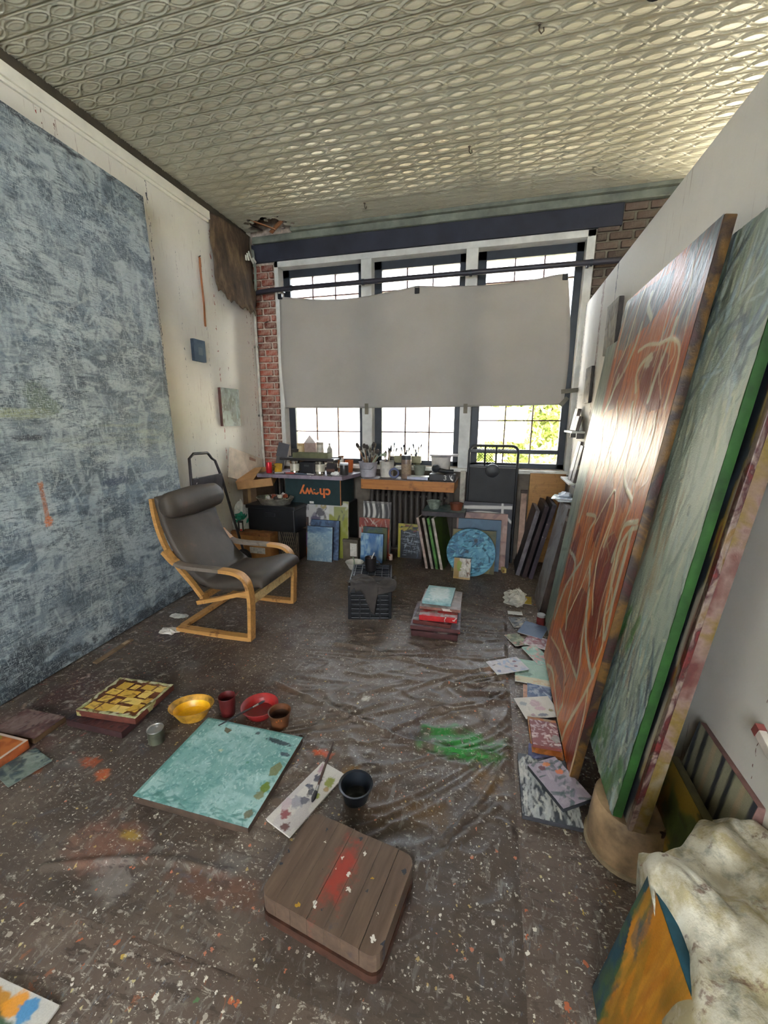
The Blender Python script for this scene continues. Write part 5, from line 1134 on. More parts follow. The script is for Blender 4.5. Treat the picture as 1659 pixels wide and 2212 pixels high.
# glossy sheets on top of the grey panel
P = abst(.17, .24, (150, 168, 186), [(176, 190, 204), (120, 140, 164), (206, 214, 222)], 77, 40, 30, .05, .02); canvas('glossy pale blue card laid on the grey panel', P, .008, flat(.605, 3.66, .17, .24, 4, .912), (190, 196, 204), None, name='card', cat='card', rough=.2)
P = abst(.19, .22, (160, 176, 196), [(186, 198, 212), (110, 130, 160), (220, 226, 232)], 78, 40, 30, .05, .02); canvas('second glossy card stacked askew on the pale blue card', P, .006, flat(.60, 3.69, .19, .22, -14, .921), (196, 200, 206), None, name='card', cat='card', rough=.2)
crumple('paper_scrap', 'twisted white paper on top of the glossy cards', 'paper', (.61, 3.72, .922), .06, .05, .03, mat((200, 208, 220), .4, var=.1), 97, 10, 6)

# ---- ledges and small canvases on the partition, far end
for k, (y, z, L_, lb) in enumerate([(4.20, .985, .50, 'lower white ledge on the far end of the partition'), (4.28, 1.44, .44, 'upper white ledge on the far end of the partition')]):
    mb = MB(); mb.bx(-.11, 0, -L_/2, L_/2, 0, .018, .002); o = mb.done('wall_ledge', M_white, None, (XP-.001, y, z)); tag(o, lb, 'ledge')
    for s in (-1, 1):
        m2 = MB(); m2.bx(-.06, 0, s*L_*.35-.008, s*L_*.35+.008, -.05, 0); m2.done('bracket', mat((120, 116, 110), .5), o)
for k, (y, z, w_, h_, c, lb) in enumerate([(4.18, 1.0035, .14, .36, (176, 176, 184), 'long pale canvas on the lower ledge'), (4.02, 1.0035, .12, .33, (56, 50, 50), 'dark canvas beside the pale one on the lower ledge'), (4.33, 1.4585, .15, .20, (50, 46, 44), 'small black canvas on the upper ledge by the window'), (4.17, 1.4585, .14, .13, (60, 56, 56), 'short charcoal canvas on the upper ledge')]):
    P = abst(w_, h_, c, [tuple(np.array(c)*.85), tuple(np.array(c)*1.15), (120, 104, 100)], 100+k, 40, 20, .06, .02); canvas(lb, P, .03, lean(XP-.075, y, w_, 180, 9, .03, z), (96, 88, 84), DK)
P = abst(.30, .34, (128, 124, 112), [(140, 136, 122), (110, 104, 96), (150, 140, 120)], 110, 50, 40); canvas('grey canvas hung on the partition above the sage one', P, .03, lean(XP-.032, 3.42, .30, 180, 0, .03, 2.02), (60, 56, 54), None)
P = abst(.22, .30, (110, 104, 96), [(140, 132, 118), (84, 78, 74), (150, 140, 126)], 111, 40, 30); canvas('small dark grey canvas hung above the upper ledge', P, .025, lean(XP-.027, 4.05, .22, 180, 0, .025, 1.70), (70, 66, 62), None)

# ---- left wall: little canvases, hanging strip, hand truck
P = Paint(.165, .20, 60, (76, 98, 120), 112); P.cloud((92, 112, 130), 12, 12, .5, .65, .8, 1); P.rect(.06, .12, .06, .13, (132, 146, 148), .7); canvas('tiny blue canvas with a pale square on the left wall', P, .035, lean(XL+.036, 3.63, .165, 0, 0, .035, 2.10), (58, 70, 84), None)
P = Paint(.32, .40, 90, (136, 146, 138), 113); P.cloud((96, 96, 84), 9, 9, .45, .6, .8, 1); P.cloud((168, 180, 176), 12, 10, .5, .62, .8, 2); P.rect(.25, .28, .08, .34, (160, 184, 186), .6); P.strokes(80, .05, .014, pi/2, .5, [(150, 160, 156), (84, 80, 70), (176, 186, 182)], .7, hgt=.002)
canvas('mottled grey green canvas lower on the left wall', P, .035, lean(XL+.036, 4.06, .32, 0, 0, .035, 1.48), (92, 60, 54), None)
mb = MB(); mb.strap([(0, 0, .62), (0.002, -.005, .45), (.004, .002, .2), (.002, -.004, .05), (0, .0, 0)], (0, 1, 0), .022, .006); o = mb.done('leather_strip', mat((156, 92, 44), .6), None, (XL+.012, 3.775, 2.45)); tag(o, 'brown strip hanging from a nail on the left wall', 'strip')
m2 = MB(); m2.tube([(-.012, 0, .62), (.012, 0, .63)], .004, 6); m2.done('nail', M_steel, o)
ht = empty('hand_truck', (-2.69, 3.55, 0)); tag(ht, 'black hand truck behind the armchair against the left wall', 'hand truck')
Mh = mat((44, 40, 42), .45, var=.2)
pts = [(0.14, .20, .03), (.07, .10, .62), (.03, .045, .97), (.0, .0, 1.15)] + [(-.0, -.05-.06*math.sin(t), 1.18+.055*math.sin(t*1.2)) for t in np.linspace(0, 1.2, 4)] + [(0, -.30, 1.24), (0, -.36, 1.20), (.03, -.40, .95), (.12, -.42, .03)]
mb = MB(); mb.tube(pts, .013, 10); mb.done('frame', Mh, ht, smooth=True)
mb = MB(); mb.box((.03, -.17, .93), (.02, .42, .18), Matrix.Rotation(.05, 3, 'Y'), .004); mb.done('panel', mat((60, 56, 58), .6, var=.3, spots=((200, 200, 196), (150, 150, 150))), ht)
for y in (.2, -.42):
    mb = MB(); mb.lathe([(0, -.02), (.085, -.02), (.09, -.01), (.09, .01), (.085, .02), (0, .02)], seg=20); mb.done('wheel', mat((30, 28, 28), .7), ht, (.13, y-.03, .095), (pi/2, 0, 0))
mb = MB(); mb.bx(.13, .26, -.38, .16, .006, .016); mb.done('toe_plate', Mh, ht)

# ============================================================ THINGS ON THE FLOOR
ZF = .005
# ---- teal canvas
P = Paint(.535, .472, 220, (126, 170, 164), 201)
P.cloud((166, 200, 196), 7, 7, .40, .6, .9, 1, 4); P.cloud((92, 146, 140), 9, 9, .62, .72, .6, 5, 4); P.strokes(1000, .018, .006, 1.9, .6, [(176, 206, 200), (150, 192, 188), (96, 148, 142), (190, 214, 208), (130, 178, 172)], .7, hgt=.0012); P.strokes(200, .03, .010, .3, .8, [(84, 140, 134), (170, 204, 200)], .6)
P.rect(0, .012, 0, .472, (84, 140, 132), .7); P.rect(0, .535, .462, .472, (84, 136, 130), .7); P.strokes(60, .05, .012, 0, .4, [(70, 124, 116), (90, 146, 138)], .7, (0, .535, 0, .04))
P.blob(.435, .415, .075, .014, (40, 54, 62), .92, -.10); P.blob(.31, .44, .012, .01, (60, 74, 80), .9); P.blob(.50, .355, .028, .012, (44, 62, 74), .9); P.poly([(.13, .435), (.175, .425), (.165, .40), (.14, .41)], (96, 78, 40), .9)
P.poly([(.50, .31), (.525, .29), (.52, .24), (.49, .23), (.475, .27)], (118, 118, 62), .85); P.blob(.505, .175, .022, .026, (106, 128, 30), .95); P.blob(.50, .135, .02, .02, (120, 116, 56), .8); P.blob(.505, .05, .018, .02, (104, 96, 60), .85); P.blob(.36, .27, .008, .008, (70, 140, 110), .8); P.blob(.2, .3, .012, .008, (190, 196, 160), .8)
canvas('large teal and white canvas lying flat on the drop cloth', P, .034, flat(-1.083, 1.318, .535, .472, .2, .042), (70, 56, 46), ((130, 90, 74), (150, 130, 116), (60, 90, 86)), rough=.45)
# ---- yellow block painting on a dark one
P = abst(.35, .15, (50, 32, 34), [(70, 36, 34), (44, 34, 40), (100, 60, 56)], 202, 70, 120, .03, .012); canvas('dark plum canvas lying under the yellow block painting', P, .038, flat(-1.87, 1.435, .34, .18, .5, ZF+.042), (52, 30, 30), ((110, 70, 60), (30, 24, 26)), rough=.4)
P = Paint(.35, .287, 130, (92, 48, 22), 203)
P.cloud((120, 64, 26), 9, 9, .45, .6, .8, 1)
yl = [(232, 192, 88), (224, 178, 70), (238, 204, 112), (214, 170, 66)]
for i, (x, y, a_, b_) in enumerate([(.03, .03, .05, .04), (.10, .025, .06, .045), (.17, .03, .085, .04), (.26, .05, .05, .05), (.05, .09, .05, .04), (.13, .085, .03, .03), (.18, .10, .10, .035), (.29, .12, .03, .03), (.04, .15, .06, .035), (.12, .145, .09, .045), (.235, .155, .045, .05), (.06, .20, .055, .05), (.14, .21, .03, .03), (.20, .22, .06, .03), (.28, .215, .045, .04)]):
    P.poly([(x-.006, y-.004), (x+a_+.004, y-.008), (x+a_+.012, y+b_+.003), (x+.002, y+b_+.006)], yl[i % 4], .95)
P.strokes(60, .05, .012, 0, .8, [(120, 60, 24), (80, 40, 22), (150, 90, 36)], .5)
for b_ in ((0, .35, 0, .018), (0, .35, .269, .287), (0, .016, 0, .287), (.334, .35, 0, .287)): P.strokes(40, .04, .014, 0 if b_[1] > .1 and b_[3]-b_[2] < .1 else pi/2, .3, [(206, 206, 160), (176, 180, 120), (216, 212, 180), (120, 116, 60)], .85, b_, .001)
canvas('yellow and brown checkered block painting on the floor', P, .034, flat(-1.842, 1.532, .35, .287, 4.5, ZF+.079, -1.0), (88, 44, 34), ((150, 140, 90), (60, 28, 28)), rough=.4)
# ---- bowls, cups, tin
vessel('bowl', 'oval bowl coated in bright yellow paint', 'bowl', (-1.468, 1.575, ZF), .062, .098, .072, mat((150, 112, 40), .5, var=.6, scale=14, spots=((220, 160, 40), (60, 50, 36))), mat((240, 172, 28), .3, var=.14, scale=12), (.28, mat((244, 180, 34), .25, var=.10, scale=30)), .004, 1.12, .86, rot=.35, lip=.005)
cp = vessel('cup', 'dark maroon paint cup between the yellow and red bowls', 'cup', (-1.30, 1.645, ZF), .036, .044, .108, mat((84, 28, 28), .45, var=.25), mat((60, 20, 20), .4), (.3, mat((70, 18, 20), .3)), .003)
m2 = MB(); m2.strap([(.038, .018, .10), (.05, .02, .115), (.056, .02, .125)], (0, 1, .0), .022, .003); m2.done('torn_lip', mat((90, 36, 32), .5), cp)
rb = vessel('bowl', 'red paint bowl with a brush across it', 'bowl', (-1.134, 1.69, ZF), .065, .094, .055, mat((140, 36, 36), .45, var=.25), mat((150, 34, 34), .35, var=.2), (.3, mat((110, 24, 26), .25)), .004, lip=.005)
vessel('cup', 'brown cup rimmed with orange paint right of the red bowl', 'cup', (-.987, 1.64, ZF), .042, .056, .085, mat((92, 56, 34), .5, var=.35, spots=((180, 100, 40), (50, 34, 26))), mat((54, 36, 26), .4, var=.4, spots=((220, 120, 30), (200, 100, 30))), (.35, mat((40, 28, 22), .3)), .003, lip=.003)
st = vessel('metal_tin', 'small silver lidded tin beside the dark plum canvas', 'tin', (-1.52, 1.385, ZF), .036, .037, .072, mat((90, 92, 78), .3, .5, var=.4, spots=((200, 200, 190), (60, 60, 54))), None, None, .002)
m2 = MB(); m2.lathe([(.0375, .068), (.039, .07), (.038, .074), (.034, .0735), (.033, .070), (.012, .0705), (.010, .072), (0, .072)], seg=28); m2.done('lid', M_alu, st, smooth=True)
vessel('bowl', 'black plastic bowl near the wooden block', 'bowl', (-.471, 1.338, ZF+.002), .048, .066, .075, mat((26, 30, 36), .35, var=.15), None, (.22, mat((18, 20, 22), .2)), .004, lip=.006)
def brush(label, a, b, r, hl, c, fl=.014):
    """loose paint brush from handle end a to bristle tip b"""
    a, b = Vector(a), Vector(b); L_ = (b-a).length; R_ = empty('paint_brush', a); R_.rotation_mode = 'QUATERNION'; R_.rotation_quaternion = (b-a).to_track_quat('X', 'Z'); tag(R_, label, 'brush')
    h = L_-hl-.03
    mb = MB(); mb.tube([(0, 0, 0), (h*.35, 0, 0), (h*.75, 0, 0), (h, 0, 0)], [r*.5, r, r*1.15, r*.8], 9); mb.done('handle', mat(c, .4), R_, smooth=True)
    mb = MB(); mb.tube([(h-.004, 0, 0), (h+.03, 0, 0)], [r*.9, fl*.5], 9); mb.done('ferrule', mat((160, 156, 150), .3, .7), R_, smooth=True)
    mb = MB(); mb.tube([(h+.028, 0, 0), (h+.03+hl*.6, 0, 0), (h+.03+hl, 0, 0)], [fl*.5, fl*.6, fl*.25], 9); mb.done('bristles', mat((50, 48, 52), .7), R_, smooth=True)
brush('thin dark brush resting across the red bowl', (-1.25, 1.50, .058), (-1.118, 1.715, .068), .0045, .035, (48, 46, 50), .011)
brush('thin brown brush lying on the white palette', (-.672, 1.59, .020), (-.634, 1.262, .026), .005, .045, (70, 52, 44), .016)
# ---- white palette
P = Paint(.13, .335, 130, (206, 200, 192), 205); P.cloud((186, 178, 178), 20, 14, .5, .62, .7, 1)
for a_ in [(.10, .265, .022, .03, (132, 142, 20)), (.098, .185, .016, .014, (132, 142, 20)), (.045, .255, .02, .02, (54, 58, 80)), (.04, .205, .018, .012, (60, 64, 88)), (.065, .185, .012, .02, (44, 46, 60)), (.05, .12, .03, .03, (150, 148, 156)), (.07, .14, .02, .02, (90, 88, 100)), (.05, .055, .022, .02, (140, 60, 64)), (.09, .02, .02, .018, (96, 50, 44)), (.02, .09, .02, .03, (190, 170, 174)), (.11, .23, .015, .012, (170, 140, 90)), (.02, .3, .01, .03, (176, 140, 150))]: P.blob(*a_[:4], a_[4], .9, .3, .3, .5, .0015)
canvas('long white palette board daubed with lime and navy', P, .008, flat(-.667, 1.29, .13, .335, -18.5, ZF+.013), (196, 190, 182), None, name='palette', cat='palette')
# ---- laminated wooden block
def block():
    R_ = empty('wooden_block', (-.402, .978, ZF)); R_.rotation_euler = (0, 0, math.radians(-9)); tag(R_, 'thick worn wooden block with a red smear on the floor', 'block')
    pts = []
    for cx, cy, a0 in ((.172, .118, 0), (-.172, .118, 90), (-.172, -.118, 180), (.172, -.118, 270)):
        for k in range(5):
            a = math.radians(a0+k*22.5); pts.append((cx+.032*math.cos(a), cy+.032*math.sin(a)))
    def clip(poly, x, keep):
        out = []
        for p, q in zip(poly, poly[1:]+poly[:1]):
            ip, iq = keep*(p[0]-x) >= 0, keep*(q[0]-x) >= 0
            if ip: out.append(p)
            if ip != iq:
                t = (x-p[0])/(q[0]-p[0]); out.append((x, p[1]+t*(q[1]-p[1])))
        return out
    b = NB('worn_block'); 
    o = b.ramp(b.noise(6, 6, .6, stretch=(7, .8, 7)), [(.25, (72, 57, 47)), (.6, (100, 81, 67)), (.8, (114, 94, 78))])
    m_ = b.n('ShaderNodeMapping'); b.l(b.tc.outputs['Object'], m_.inputs[0]); m_.inputs['Location'].default_value = (.068, .02, 0); m_.inputs['Scale'].default_value = (20, 6.5, 0); m_.inputs['Rotation'].default_value = (0, 0, .12)
    ln = b.n('ShaderNodeVectorMath', operation='LENGTH'); b.l(m_.outputs[0], ln.inputs[0])
    rd = b.math('ADD', ln.outputs['Value'], b.math('MULTIPLY', b.math('SUBTRACT', b.noise(16, 5, .7), .5), 3.4))
    o = b.mix(b.ramp(rd, [(.2, .85), (1.1, 0.0)]), o, (150, 50, 40))
    o = b.mix(b.ramp(b.noise(9, 4, .6), [(.64, 0.0), (.72, .7)]), o, (58, 62, 72)); o = b.mix(b.ramp(b.noise(7, 4, .6, stretch=(1, 1, 1.3)), [(.66, 0.0), (.76, .6)]), o, (84, 90, 62))
    o = b.splat(50, .10, .5, [(206, 200, 190), (170, 130, 40), (40, 44, 56)], o, 4.0); b.set(o, .38, 0, .5); b.bump(b.noise(40, 4, .6, stretch=(1, .3, 1)), .2, .003)
    xs = [-.21, -.145, -.09, -.03, .03, .085, .145, .21]
    for i in range(7):
        pl = clip(clip(pts, xs[i]+.0006, 1), xs[i+1]-.0006, -1)
        if len(pl) > 2:
            mb = MB(); mb.prism(pl, .040, .104+.0012*((i*7) % 3-1)); mb.done('wood_strip', b.m, R_)
    inn = [(x*.96, y*.95) for x, y in pts]
    mb = MB(); mb.prism(inn, .03, .041); mb.done('glue_layer', mat((46, 30, 24), .6), R_)
    mb = MB(); mb.prism([(x*1.01, y*1.02) for x, y in pts], .001, .031); mb.done('base_board', mat((60, 38, 29), .55, var=.5, scale=20), R_)
block()
# ---- far-left canvases and acetate
P = Paint(.20, .14, 70, (160, 80, 30), 206); P.blob(.02, .1, .05, .03, (130, 130, 30), .9); P.cloud((190, 110, 50), 14, 14, .5, .62, .7, 1); P.rect(.186, .20, 0, .14, (206, 190, 176), .9); P.rect(0, .2, .128, .14, (206, 190, 176), .9)
canvas('orange canvas with a white border at the left edge', P, .045, flat(-2.165, 1.115, .20, .14, .5, ZF+.05), (150, 78, 40), None)
P = abst(.26, .16, (92, 60, 56), [(110, 80, 76), (70, 46, 46), (130, 110, 104)], 207, 60, 80, .04, .012); canvas('maroon speckled canvas behind the orange bordered one', P, .03, flat(-2.20, 1.275, .26, .14, 2, ZF+.034), (80, 60, 40), DK)
P = abst(.16, .16, (92, 104, 98), [(110, 122, 112), (60, 74, 80), (130, 140, 130)], 208, 50, 40, .05, .02); canvas('smoky grey acetate sheet beside the orange bordered canvas', P, .002, flat(-1.985, 1.09, .15, .15, -14, ZF+.01), (110, 118, 112), None, name='acetate_sheet', cat='sheet', rough=.25)
# ---- bottom-left palette
P = Paint(.22, .20, 70, (200, 196, 188), 209); P.blob(.04, .16, .05, .03, (190, 130, 30), .95); P.blob(.10, .17, .03, .03, (226, 150, 40), .95); P.blob(.145, .17, .025, .03, (70, 140, 190), .95); P.blob(.08, .12, .06, .03, (40, 80, 50), .95); P.blob(.18, .12, .016, .03, (140, 50, 40), .95); P.blob(.08, .03, .06, .04, (70, 80, 120), .9)
canvas('bright multicoloured palette card at the bottom left corner', P, .008, flat(-1.15, .44, .22, .20, 0, .012), (206, 200, 190), None, name='palette', cat='palette')

# ---- black milk crate with rag, mug
def crate():
    R_ = empty('milk_crate', (-.93, 3.105, ZF), math.radians(13.5)); tag(R_, 'black slatted plastic crate in the middle of the floor', 'crate')
    Mc = mat((22, 23, 26), .32, var=.15); W_, D_, H_ = .345, .50, .285
    for sx in (-1, 1):
        for sy in (-1, 1):
            mb = MB(); mb.box((sx*(W_/2-.014), sy*(D_/2-.014), H_/2), (.028, .028, H_), None, .005); mb.done('corner_post', Mc, R_)
    for i, z in enumerate((.012, .05, .088, .126, .164, .202, .245, .275)):
        hgt = .018 if i < 6 else (.035 if i == 6 else .02)
        for s in (-1, 1):
            mb = MB(); mb.box((0, s*(D_/2-.008), z), (W_-.03, .014, hgt), None, .002); mb.done('slat', Mc, R_)
            mb = MB(); mb.box((s*(W_/2-.008), 0, z), (.014, D_-.03, hgt), None, .002); mb.done('slat', Mc, R_)
    for s in (-1, 1):
        for x in (-.08, 0, .08):
            mb = MB(); mb.box((x, s*(D_/2-.006), .11), (.012, .012, .20)); mb.done('rib', Mc, R_)
        for y in (-.15, -.05, .05, .15):
            mb = MB(); mb.box((s*(W_/2-.006), y, .11), (.012, .012, .20)); mb.done('rib', Mc, R_)
    mb = MB(); mb.box((0, 0, .13), (W_-.04, D_-.04, .24)); mb.done('liner', mat((14, 14, 15), .7), R_)
    for k in range(6):
        mb = MB(); mb.box((-.145+k*.058, 0, .279), (.006, D_-.02, .012)); tag(mb.done('grid_bar', mat((44, 48, 54), .3, var=.1), R_), None)
    for k in range(9):
        mb = MB(); mb.box((0, -.225+k*.056, .2785), (W_-.02, .006, .010)); mb.done('grid_bar', mat((44, 48, 54), .3, var=.1), R_)
crate()
def rag_mesh(nx, ny, fn):
    vs = [fn(i/nx, j/ny) for j in range(ny+1) for i in range(nx+1)]
    fs = [(j*(nx+1)+i, j*(nx+1)+i+1, (j+1)*(nx+1)+i+1, (j+1)*(nx+1)+i) for j in range(ny) for i in range(nx)]
    return vs, fs
def nz(x, y, s, o=2): return float(fnoise(np.array([x]), np.array([y]), s, o)[0])
def dark_rag():
    def fn(u, v):
        x = -.17 + .36*u + .02*math.sin(v*9); y = -.27 + .19*v + .03*math.sin(u*7) - .03*nz(u*3, v*3, 4)
        z = .288 + .035*nz(u*5, v*5, 9)*(.4+abs(math.sin(u*6+v*4)))
        dd = max(0, -.245-y)
        if dd > 0: z -= 4.5*dd*(1 if .15 < u < .6 else .35); y = -.255-.002*dd
        return (x, y, z)
    vs, fs = rag_mesh(36, 26, fn)
    o = link('dark_rag', me_from('dark_rag', vs, fs, True), mat((50, 45, 42), .8, var=.4, scale=12, spots=((110, 102, 94), (30, 28, 28))), None, (-.93, 3.105, ZF), (0, 0, math.radians(13.5))); m = o.modifiers.new('t', 'SOLIDIFY'); m.thickness = .003; m.offset = 1
    tag(o, 'dark stained rag draped over the front of the black crate', 'rag')
dark_rag()
mg = vessel('mug', 'black mug with a stir stick standing on the crate', 'mug', (-.965, 3.20, ZF+.287), .046, .05, .115, mat((28, 24, 24), .4, var=.2), None, (.85, mat((50, 26, 24), .3)), .004)
m2 = MB(); m2.tube([(0, -.02, .06), (.015, .0, .12), (.03, .012, .155)], .004, 6); tag(m2.done('stir_stick', mat((190, 184, 176), .5), mg), 'white stir stick')
m2 = MB(); m2.tube([(.045, 0, .09), (.075, 0, .085), (.08, 0, .055), (.07, 0, .035), (.045, 0, .03)], .005, 8); m2.done('handle', mat((28, 24, 24), .4), mg)
wbw = vessel('bowl', 'white bowl with a green smeared spoon behind the crate', 'bowl', (-1.365, 3.93, ZF), .055, .095, .075, mat((196, 194, 184), .4, var=.1), None, None, .004, lip=.004)
m2 = MB(); m2.tube([(.0, 0, .02), (.0, -.01, .09), (-.012, -.015, .14)], [.012, .006, .006], 8); m2.done('spoon', mat((130, 144, 120), .4), wbw)
# ---- stack of canvases
z = ZF
for k, (cx, cy, w_, h_, t_, r_, c, sc, lb) in enumerate([(-.345, 2.90, .335, .38, .045, 1, (60, 40, 40), (64, 34, 34), 'lowest dark canvas of the floor stack'), (-.35, 2.935, .36, .42, .030, 3, (120, 110, 120), (78, 46, 46), 'mauve canvas second from the bottom of the stack'),
        (-.36, 2.90, .28, .33, .030, -2, (70, 30, 30), (84, 40, 36), 'maroon canvas under the bright red one in the stack'), (-.33, 2.91, .275, .33, .042, 3, (150, 30, 32), (160, 30, 34), 'bright red edged canvas in the stack'), (-.325, 3.00, .30, .34, .022, 1.5, (150, 134, 130), (120, 84, 76), 'pinkish grey canvas below the top of the stack'), (-.348, 3.02, .217, .31, .024, -1, (170, 196, 196), (120, 150, 150), 'pale mint canvas on top of the stack')]):
    P = abst(w_, h_, c, [tuple(np.array(c)*.85), tuple(np.clip(np.array(c)*1.15, 0, 255)), (150, 140, 136) if k < 5 else (200, 216, 214)], 210+k, 60, 60, .06, .02)
    if k == 5:
        P = Paint(w_, h_, 80, (140, 178, 178), 216); P.blob(w_/2, h_/2, .085, .125, (196, 210, 206), .95, 0, .35, .3); P.strokes(120, .04, .014, .3, .8, [(206, 216, 212), (176, 200, 198)], .6, (.03, w_-.03, .03, h_-.03))
    z += t_+.001
    canvas(lb, P, t_, flat(cx, cy, w_, h_, r_, z), sc, ((190, 180, 172), (60, 30, 30), (150, 60, 50)), group='canvases stacked flat on the floor')
    z += .003
# ---- cards and papers along the big canvases
def card(label, cx, cy, w_, h_, rot, z, base, cols, seed, t=.003, cat='card', name='card', ns=40, tx=0, ty=0, ln=.05, wd=.02, edge=None, fn=None):
    P = abst(w_, h_, base, cols, seed, 60, ns, ln, wd)
    if fn: fn(P)
    return canvas(label, P, t, flat(cx, cy, w_, h_, rot, z, tx, ty), edge or (206, 200, 190), None, name=name, cat=cat)
G_ = [(206, 200, 190), (170, 176, 186), (150, 120, 130)]
card('bent black and cream card under the slate blue one', .275, 3.125, .14, .165, 13, .011, (96, 100, 108), [(180, 170, 150), (60, 64, 72), (150, 150, 150)], 301)
card('small blank white card near the plastic wrap', .245, 3.28, .115, .055, 3, .012, (226, 224, 220), [(226, 224, 220)], 302, ns=4)
card('yellow card at the foot of the grey panel', .365, 3.57, .06, .16, -4, .008, (206, 176, 50), [(210, 180, 60), (190, 160, 40)], 303, ns=6)
card('green and peach card half under the slate blue one', .237, 2.845, .11, .155, 28, .012, (130, 134, 104), [(150, 156, 120), (190, 140, 120), (96, 104, 76)], 304)
card('crimson splashed card below the slate blue one', .375, 2.845, .16, .15, -18, .014, (160, 96, 104), [(190, 150, 156), (130, 60, 70), (206, 190, 190)], 305)
card('plain slate blue square card', .362, 3.01, .175, .195, -21, .021, (92, 112, 142), [(96, 116, 146), (88, 108, 138)], 306, ns=8, tx=2, t=.004, edge=(150, 150, 150))
card('mint card with pink dabs', .36, 2.665, .11, .22, 26, .016, (160, 186, 170), [(176, 196, 180), (206, 150, 140), (130, 170, 156)], 307)
card('seafoam card with a cream lower edge', .312, 2.46, .205, .255, -2, .013, (150, 182, 164), [(140, 176, 158), (160, 190, 172)], 308, ns=14, fn=lambda P: (P.rect(0, .205, 0, .06, (206, 196, 160), .9), P.blob(.06, .09, .05, .02, (90, 120, 110), .8), P.strokes(14, .04, .015, 0, .4, [(206, 170, 130), (210, 200, 170)], .8, (0, .2, 0, .05))))
card('white card with blue and plum dabs lying out on the cloth', .163, 2.473, .225, .145, 30, .024, (190, 184, 190), [(200, 196, 200), (150, 166, 196), (206, 200, 196)], 309, fn=lambda P: [P.blob(x_, y_, .014, .012, c_, .9) for x_, y_, c_ in ((.03, .03, (90, 100, 140)), (.1, .06, (130, 160, 190)), (.16, .05, (110, 70, 90)), (.18, .1, (120, 80, 100)), (.07, .1, (140, 150, 180)))])
card('navy and white paper under the white cards', .335, 2.255, .13, .15, -4, .012, (70, 90, 126), [(60, 76, 112), (150, 160, 176), (90, 110, 140)], 310)
card('peach paper beside the navy paper', .272, 2.25, .05, .14, -3, .009, (190, 140, 110), [(200, 150, 120), (176, 130, 110)], 311, ns=8)
card('white card with grey and plum blots', .312, 2.115, .20, .165, 20, .02, (210, 204, 192), [(206, 200, 188), (214, 208, 198)], 312, ns=4, fn=lambda P: [P.blob(x_, y_, a_, b_, c_, .85) for x_, y_, a_, b_, c_ in ((.035, .115, .022, .018, (150, 156, 160)), (.10, .11, .035, .03, (190, 160, 166)), (.11, .07, .03, .02, (196, 160, 170)), (.1, .02, .03, .012, (100, 106, 126)), (.05, .025, .012, .01, (170, 140, 150)), (.16, .05, .014, .012, (140, 130, 70)))])
canvas('orange daubed canvas under the plum patterned one', abst(.14, .25, (190, 110, 50), [(206, 130, 70), (150, 100, 50), (176, 150, 110)], 313, 60, 60, .03, .014), .018, flat(.325, 1.895, .14, .25, 1, ZF+.019), (160, 100, 60), DK)
P = Paint(.13, .175, 80, (128, 72, 74), 314); P.strokes(70, .03, .009, 0, .9, [(206, 180, 180), (190, 160, 164), (216, 196, 192)], .9, hgt=.001); P.blob(.11, .06, .02, .03, (150, 150, 144), .8); canvas('plum canvas scribbled with pink marks', P, .018, flat(.325, 1.888, .13, .175, 1, ZF+.039), (110, 60, 56), DK)
P = Paint(.225, .325, 90, (56, 60, 66), 315); P.strokes(220, .07, .012, pi/2, .3, [(196, 196, 188), (176, 178, 176), (206, 204, 196), (60, 66, 74)], .85, (0, .225, 0, .3), .002); canvas('black and white streaked canvas lying near the bucket', P, .02, flat(.305, 1.59, .225, .325, .5, .022), (50, 50, 54), DK)
P = Paint(.15, .225, 80, (160, 148, 160), 316); P.strokes(50, .05, .014, .4, .8, [(60, 84, 84), (70, 92, 92), (176, 164, 174)], .8, hgt=.0015); P.blob(.05, .19, .016, .014, (96, 30, 44), .9); P.blob(.08, .2, .02, .012, (214, 130, 70), .95); P.blob(.11, .15, .018, .014, (220, 120, 70), .95)
canvas('lavender canvas with dark green strokes on the streaked one', P, .02, flat(.352, 1.612, .15, .225, 33, .044), (40, 42, 46), DK)
canvas('small violet canvas edge behind the lavender one', abst(.12, .09, (80, 84, 130), [(90, 94, 140), (64, 70, 112)], 317, 40, 20, .04, .015), .018, flat(.30, 1.765, .12, .07, -6, .022), (60, 60, 90), None)
crumple('plastic_wrap', 'crumpled clear plastic wrap on the floor by the grey panel', 'wrap', (.265, 3.53, .004), .09, .13, .07, mat((176, 172, 160), .25, var=.12), 321, 20, 12, rough=.3)
jr = jar('jar', 'red jar at the far foot of the orange painting', .425, 3.12, .002, .032, .10, (96, 34, 32), (130, 128, 124))
crumple('paper_scrap', 'torn white paper scrap by the armchair runner', 'paper', (-2.26, 2.30, .004), .075, .05, .012, mat((222, 216, 208), .8, var=.05), 322, 14, 8, rough=.4)
crumple('paper_scrap', 'dusty white scrap under the edge of the huge painting', 'paper', (-2.36, 2.52, .004), .06, .04, .01, mat((190, 186, 178), .8, var=.08), 323, 14, 8, rough=.4)
mb = MB(); mb.box((0, 0, 0), (.035, .30, .01), None, .002); o = mb.done('wood_sliver', mat((120, 100, 78), .8), None, (-2.42, 1.97, .012), (0, 0, .05)); tag(o, 'thin wooden sliver along the foot of the huge painting', 'sliver')
m2 = MB(); m2.box((0, .1, .0055), (.03, .05, .001)); m2.done('paint_smear', mat((170, 150, 120), .7), o)
